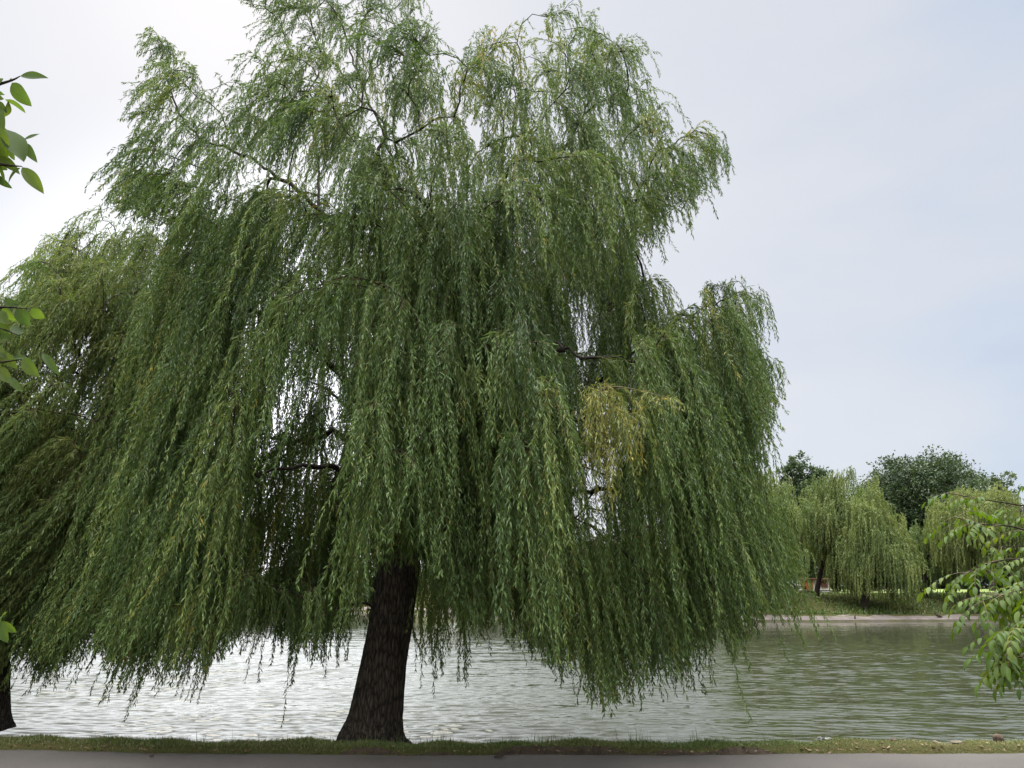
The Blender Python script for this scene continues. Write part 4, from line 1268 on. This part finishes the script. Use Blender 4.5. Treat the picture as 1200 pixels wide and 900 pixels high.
twig([(-120, 380, 2.7), (-60, 365, 2.6), (0, 360, 2.6), (36, 362, 2.6)])
twig([(-120, 700, 2.4), (-60, 715, 2.4), (-15, 726, 2.4), (0, 730, 2.4)])
#  base px, tip px, width px, depth
LF = [((24, 89), (51, 87), 11, 2.2), ((14, 97), (31, 122), 19, 2.18), ((4, 92), (-8, 104), 12, 2.2), ((14, 92), (8, 96), 5, 2.2), ((-4, 112), (3, 116), 7, 2.2), ((-10, 120), (7, 130), 13, 2.2), ((-6, 128), (0, 147), 17, 2.2),
      ((-4, 148), (2, 182), 26, 2.15), ((8, 152), (27, 184), 26, 2.18), ((-10, 150), (12, 170), 22, 2.25), ((29, 168), (39, 186), 11, 2.22), ((28, 164), (45, 156), 5, 2.2), ((12, 172), (14, 186), 10, 2.24),
      ((-8, 180), (20, 196), 13, 2.2), ((26, 196), (49, 223), 15, 2.2), ((24, 197), (7, 211), 11, 2.2), ((-8, 204), (10, 220), 9, 2.2), ((-10, 190), (8, 198), 10, 2.22), ((-20, 160), (-2, 176), 16, 2.3),
      ((36, 362), (50, 374), 12, 2.6), ((20, 362), (33, 381), 14, 2.6), ((12, 387), (28, 387), 13, 2.58), ((-6, 388), (10, 395), 10, 2.6), ((50, 414), (67, 436), 9, 2.55), ((27, 420), (42, 440), 15, 2.58), ((16, 420), (30, 417), 7, 2.6),
      ((-4, 366), (6, 376), 14, 2.6), ((4, 360), (14, 378), 13, 2.62), ((0, 412), (18, 430), 12, 2.6), ((10, 442), (24, 457), 8, 2.6), ((-8, 430), (12, 446), 14, 2.6), ((-10, 404), (4, 416), 12, 2.6), ((20, 358), (10, 350), 8, 2.62),
      ((0, 729), (7, 752), 12, 2.38), ((0, 728), (18, 742), 8, 2.4), ((-16, 724), (-4, 748), 12, 2.4), ((-10, 376), (8, 386), 12, 2.65), ((4, 352), (18, 356), 9, 2.62)]
for (b_, t_, w_, Y) in LF:
    a = at(*b_, Y); c = at(*t_, Y + rng.uniform(-.02, .03))
    d = c - a; ln = np.linalg.norm(d) * 1.08
    nrm_ = norm(np.array([rng.normal(0, .3), -1.0, rng.normal(.2, .3)]))
    big_leaves(lv, a[None], d[None], nrm_[None], np.array([ln]), np.array([w_ / F * Y * 1.12]), np.array([rng.uniform(.2, .8)]), np.array([rng.uniform(.1, .4)]), np.array([rng.normal(.45, .16)]), n=10)
# side twigs and leaves on the wood beyond the frame
for z_, az_ in ((1.2, 2.6), (1.5, .6), (1.9, 3.6), (2.2, 5.2), (2.5, 2.2), (2.8, .9), (3.1, 4.2), (3.4, 2.9), (3.7, 5.8), (4.0, 1.2), (4.2, 3.3), (3.9, 4.6)):
    a = tp[np.argmin(np.abs(tp[:, 2] - z_))]; e_ = a + np.array([cos(az_) * .75, sin(az_) * .75, .55])
    if e_[0] > -2.75 and e_[1] > 1.9: e_[0] = -2.9
    C = bezier(a, a + (e_ - a) * .4 + [0, 0, .1], e_ - [0, 0, .05], e_, 16)
    tube(lb, C, np.linspace(.012, .0014, 16), 6); TW.append(C)
for C in TW:
    for k in range(4, len(C)):
        if project(C[k])[0] > -12: continue
        for _ in range(3):
            a = C[k] + rng.normal(0, .02, 3); d = norm(np.array([rng.normal(0, .8), rng.normal(0, .8), rng.normal(-.4, .5)])); ln = rng.uniform(.05, .085)
            big_leaves(lv, a[None], d[None], norm(np.array([[rng.normal(0, .4), rng.normal(0, .4), 1.]])), np.array([ln]), np.array([ln * .52]), np.array([rng.uniform(.2, .8)]), np.array([.3]), np.array([rng.normal(.45, .15)]))
for _ in range(70):
    a = at(rng.uniform(-170, -25), rng.choice([150, 190, 390, 420, 715]) + rng.normal(0, 25), rng.uniform(2.2, 2.7))
    d = norm(np.array([rng.normal(.3, .6), rng.normal(0, .5), rng.normal(-.4, .4)])); ln = rng.uniform(.05, .08)
    big_leaves(lv, a[None], d[None], norm(np.array([[rng.normal(0, .5), -.5, 1.]])), np.array([ln]), np.array([ln * .55]), np.array([.5]), np.array([.3]), np.array([rng.normal(.45, .15)]))
lb.build('branch', [M['limb']], V_, tb1)
lv.build('crown', [M['oval']], V_, tb1)

# ------------------------------------------------------------------ sky and sun
SUN_EL, SUN_AZ = R(42), R(-24)      # azimuth from +Y, negative to the left
sd = np.array([sin(SUN_AZ) * cos(SUN_EL), cos(SUN_AZ) * cos(SUN_EL), sin(SUN_EL)])
w = bpy.data.worlds.new('World'); SC.world = w; w.use_nodes = True
nt = w.node_tree; nt.nodes.clear(); L = nt.links.new
out = nt.nodes.new('ShaderNodeOutputWorld')
sky = N(nt, 'TexSky'); sky.sky_type = 'NISHITA'; sky.sun_disc = False; sky.sun_elevation = SUN_EL; sky.sun_rotation = SUN_AZ
sky.dust_density = 1.0
bg = N(nt, 'Background'); bg.inputs[1].default_value = .05; L(sky.outputs[0], bg.inputs[0])
tc = N(nt, 'TexCoord')
dt = N(nt, 'VectorMath', operation='DOT_PRODUCT'); L(tc.outputs['Generated'], dt.inputs[0])
wd_ = np.array([sin(R(-20)) * cos(R(20)), cos(R(-20)) * cos(R(20)), sin(R(20))]); dt.inputs[1].default_value = tuple(wd_)     # the thinnest, whitest part of the cloud deck
mp = N(nt, 'Mapping'); mp.inputs['Scale'].default_value = (1.6, 1.6, 4.2); L(tc.outputs['Generated'], mp.inputs[0])
cl = N(nt, 'TexNoise', i_Scale=2.3, i_Detail=5.0, i_Roughness=.5); L(mp.outputs[0], cl.inputs['Vector'])
sx = N(nt, 'SeparateXYZ'); L(tc.outputs['Generated'], sx.inputs[0])
# thin cloud deck: warm white round the veiled sun, blue grey away from it
ma = N(nt, 'Math', operation='MULTIPLY_ADD'); L(cl.outputs[0], ma.inputs[0]); ma.inputs[1].default_value = .68; 
dm = N(nt, 'MapRange'); L(dt.outputs['Value'], dm.inputs[0]); dm.inputs[1].default_value = .55; dm.inputs[2].default_value = .97; dm.inputs[3].default_value = 0; dm.inputs[4].default_value = .62
L(dm.outputs[0], ma.inputs[2])
cr = ramp(nt, SKYRAMP, ma.outputs[0])
# overcast sky; extra brightness added overhead and behind the camera to light the foliage
def srange(src, a, b_, lo, hi):
    q = N(nt, 'MapRange'); q.interpolation_type = 'SMOOTHSTEP'; L(src, q.inputs[0])
    for k, v in zip((1, 2, 3, 4), (a, b_, lo, hi)): q.inputs[k].default_value = v
    return q.outputs[0]
zr = srange(sx.outputs['Z'], .68, .96, SKYLEVEL, SKYLEVEL * ZENITH_BOOST)
br_ = srange(sx.outputs['Y'], .1, -.6, 0, SKYLEVEL * BEHIND_FILL)
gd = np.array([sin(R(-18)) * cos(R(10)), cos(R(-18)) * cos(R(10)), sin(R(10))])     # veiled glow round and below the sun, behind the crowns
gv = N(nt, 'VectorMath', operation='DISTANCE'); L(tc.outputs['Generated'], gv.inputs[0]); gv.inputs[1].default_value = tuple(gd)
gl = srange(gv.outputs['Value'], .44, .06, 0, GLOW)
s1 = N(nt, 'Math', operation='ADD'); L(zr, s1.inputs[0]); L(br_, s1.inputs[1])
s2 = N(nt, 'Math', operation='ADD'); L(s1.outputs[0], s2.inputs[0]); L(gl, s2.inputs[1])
hi = srange(sx.outputs['Z'], .66, .92, 0, .85); hb = srange(sx.outputs['Y'], .1, -.6, 0, .7)
hm = N(nt, 'Math', operation='MAXIMUM'); L(hi, hm.inputs[0]); L(hb, hm.inputs[1])
wm = N(nt, 'Mix', data_type='RGBA'); L(hm.outputs[0], wm.inputs[0]); L(cr.outputs[0], wm.inputs[6]); wm.inputs[7].default_value = (.90, .88, .84, 1)
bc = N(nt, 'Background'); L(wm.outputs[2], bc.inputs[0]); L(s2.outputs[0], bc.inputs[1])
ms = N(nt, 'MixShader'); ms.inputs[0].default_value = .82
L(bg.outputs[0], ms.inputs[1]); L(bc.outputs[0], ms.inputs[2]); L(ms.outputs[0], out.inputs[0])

sun = bpy.data.lights.new('sun', 'SUN'); sun.energy = .55; sun.angle = R(28); sun.color = (1, .95, .88)
so = bpy.data.objects.new('sun', sun); COL.objects.link(so)
from mathutils import Vector
so.rotation_euler = Vector(tuple(-sd)).to_track_quat('-Z', 'Y').to_euler()

vs = SC.view_settings; SC.display_settings.display_device = 'sRGB'
vs.view_transform = 'Standard'; vs.look = 'None'; vs.gamma = 1.0; vs.use_curve_mapping = False; vs.exposure = EXPO
c = SC.cycles
c.max_bounces = 6; c.diffuse_bounces = 3; c.glossy_bounces = 3; c.transmission_bounces = 4; c.transparent_max_bounces = 4
c.use_denoising = True
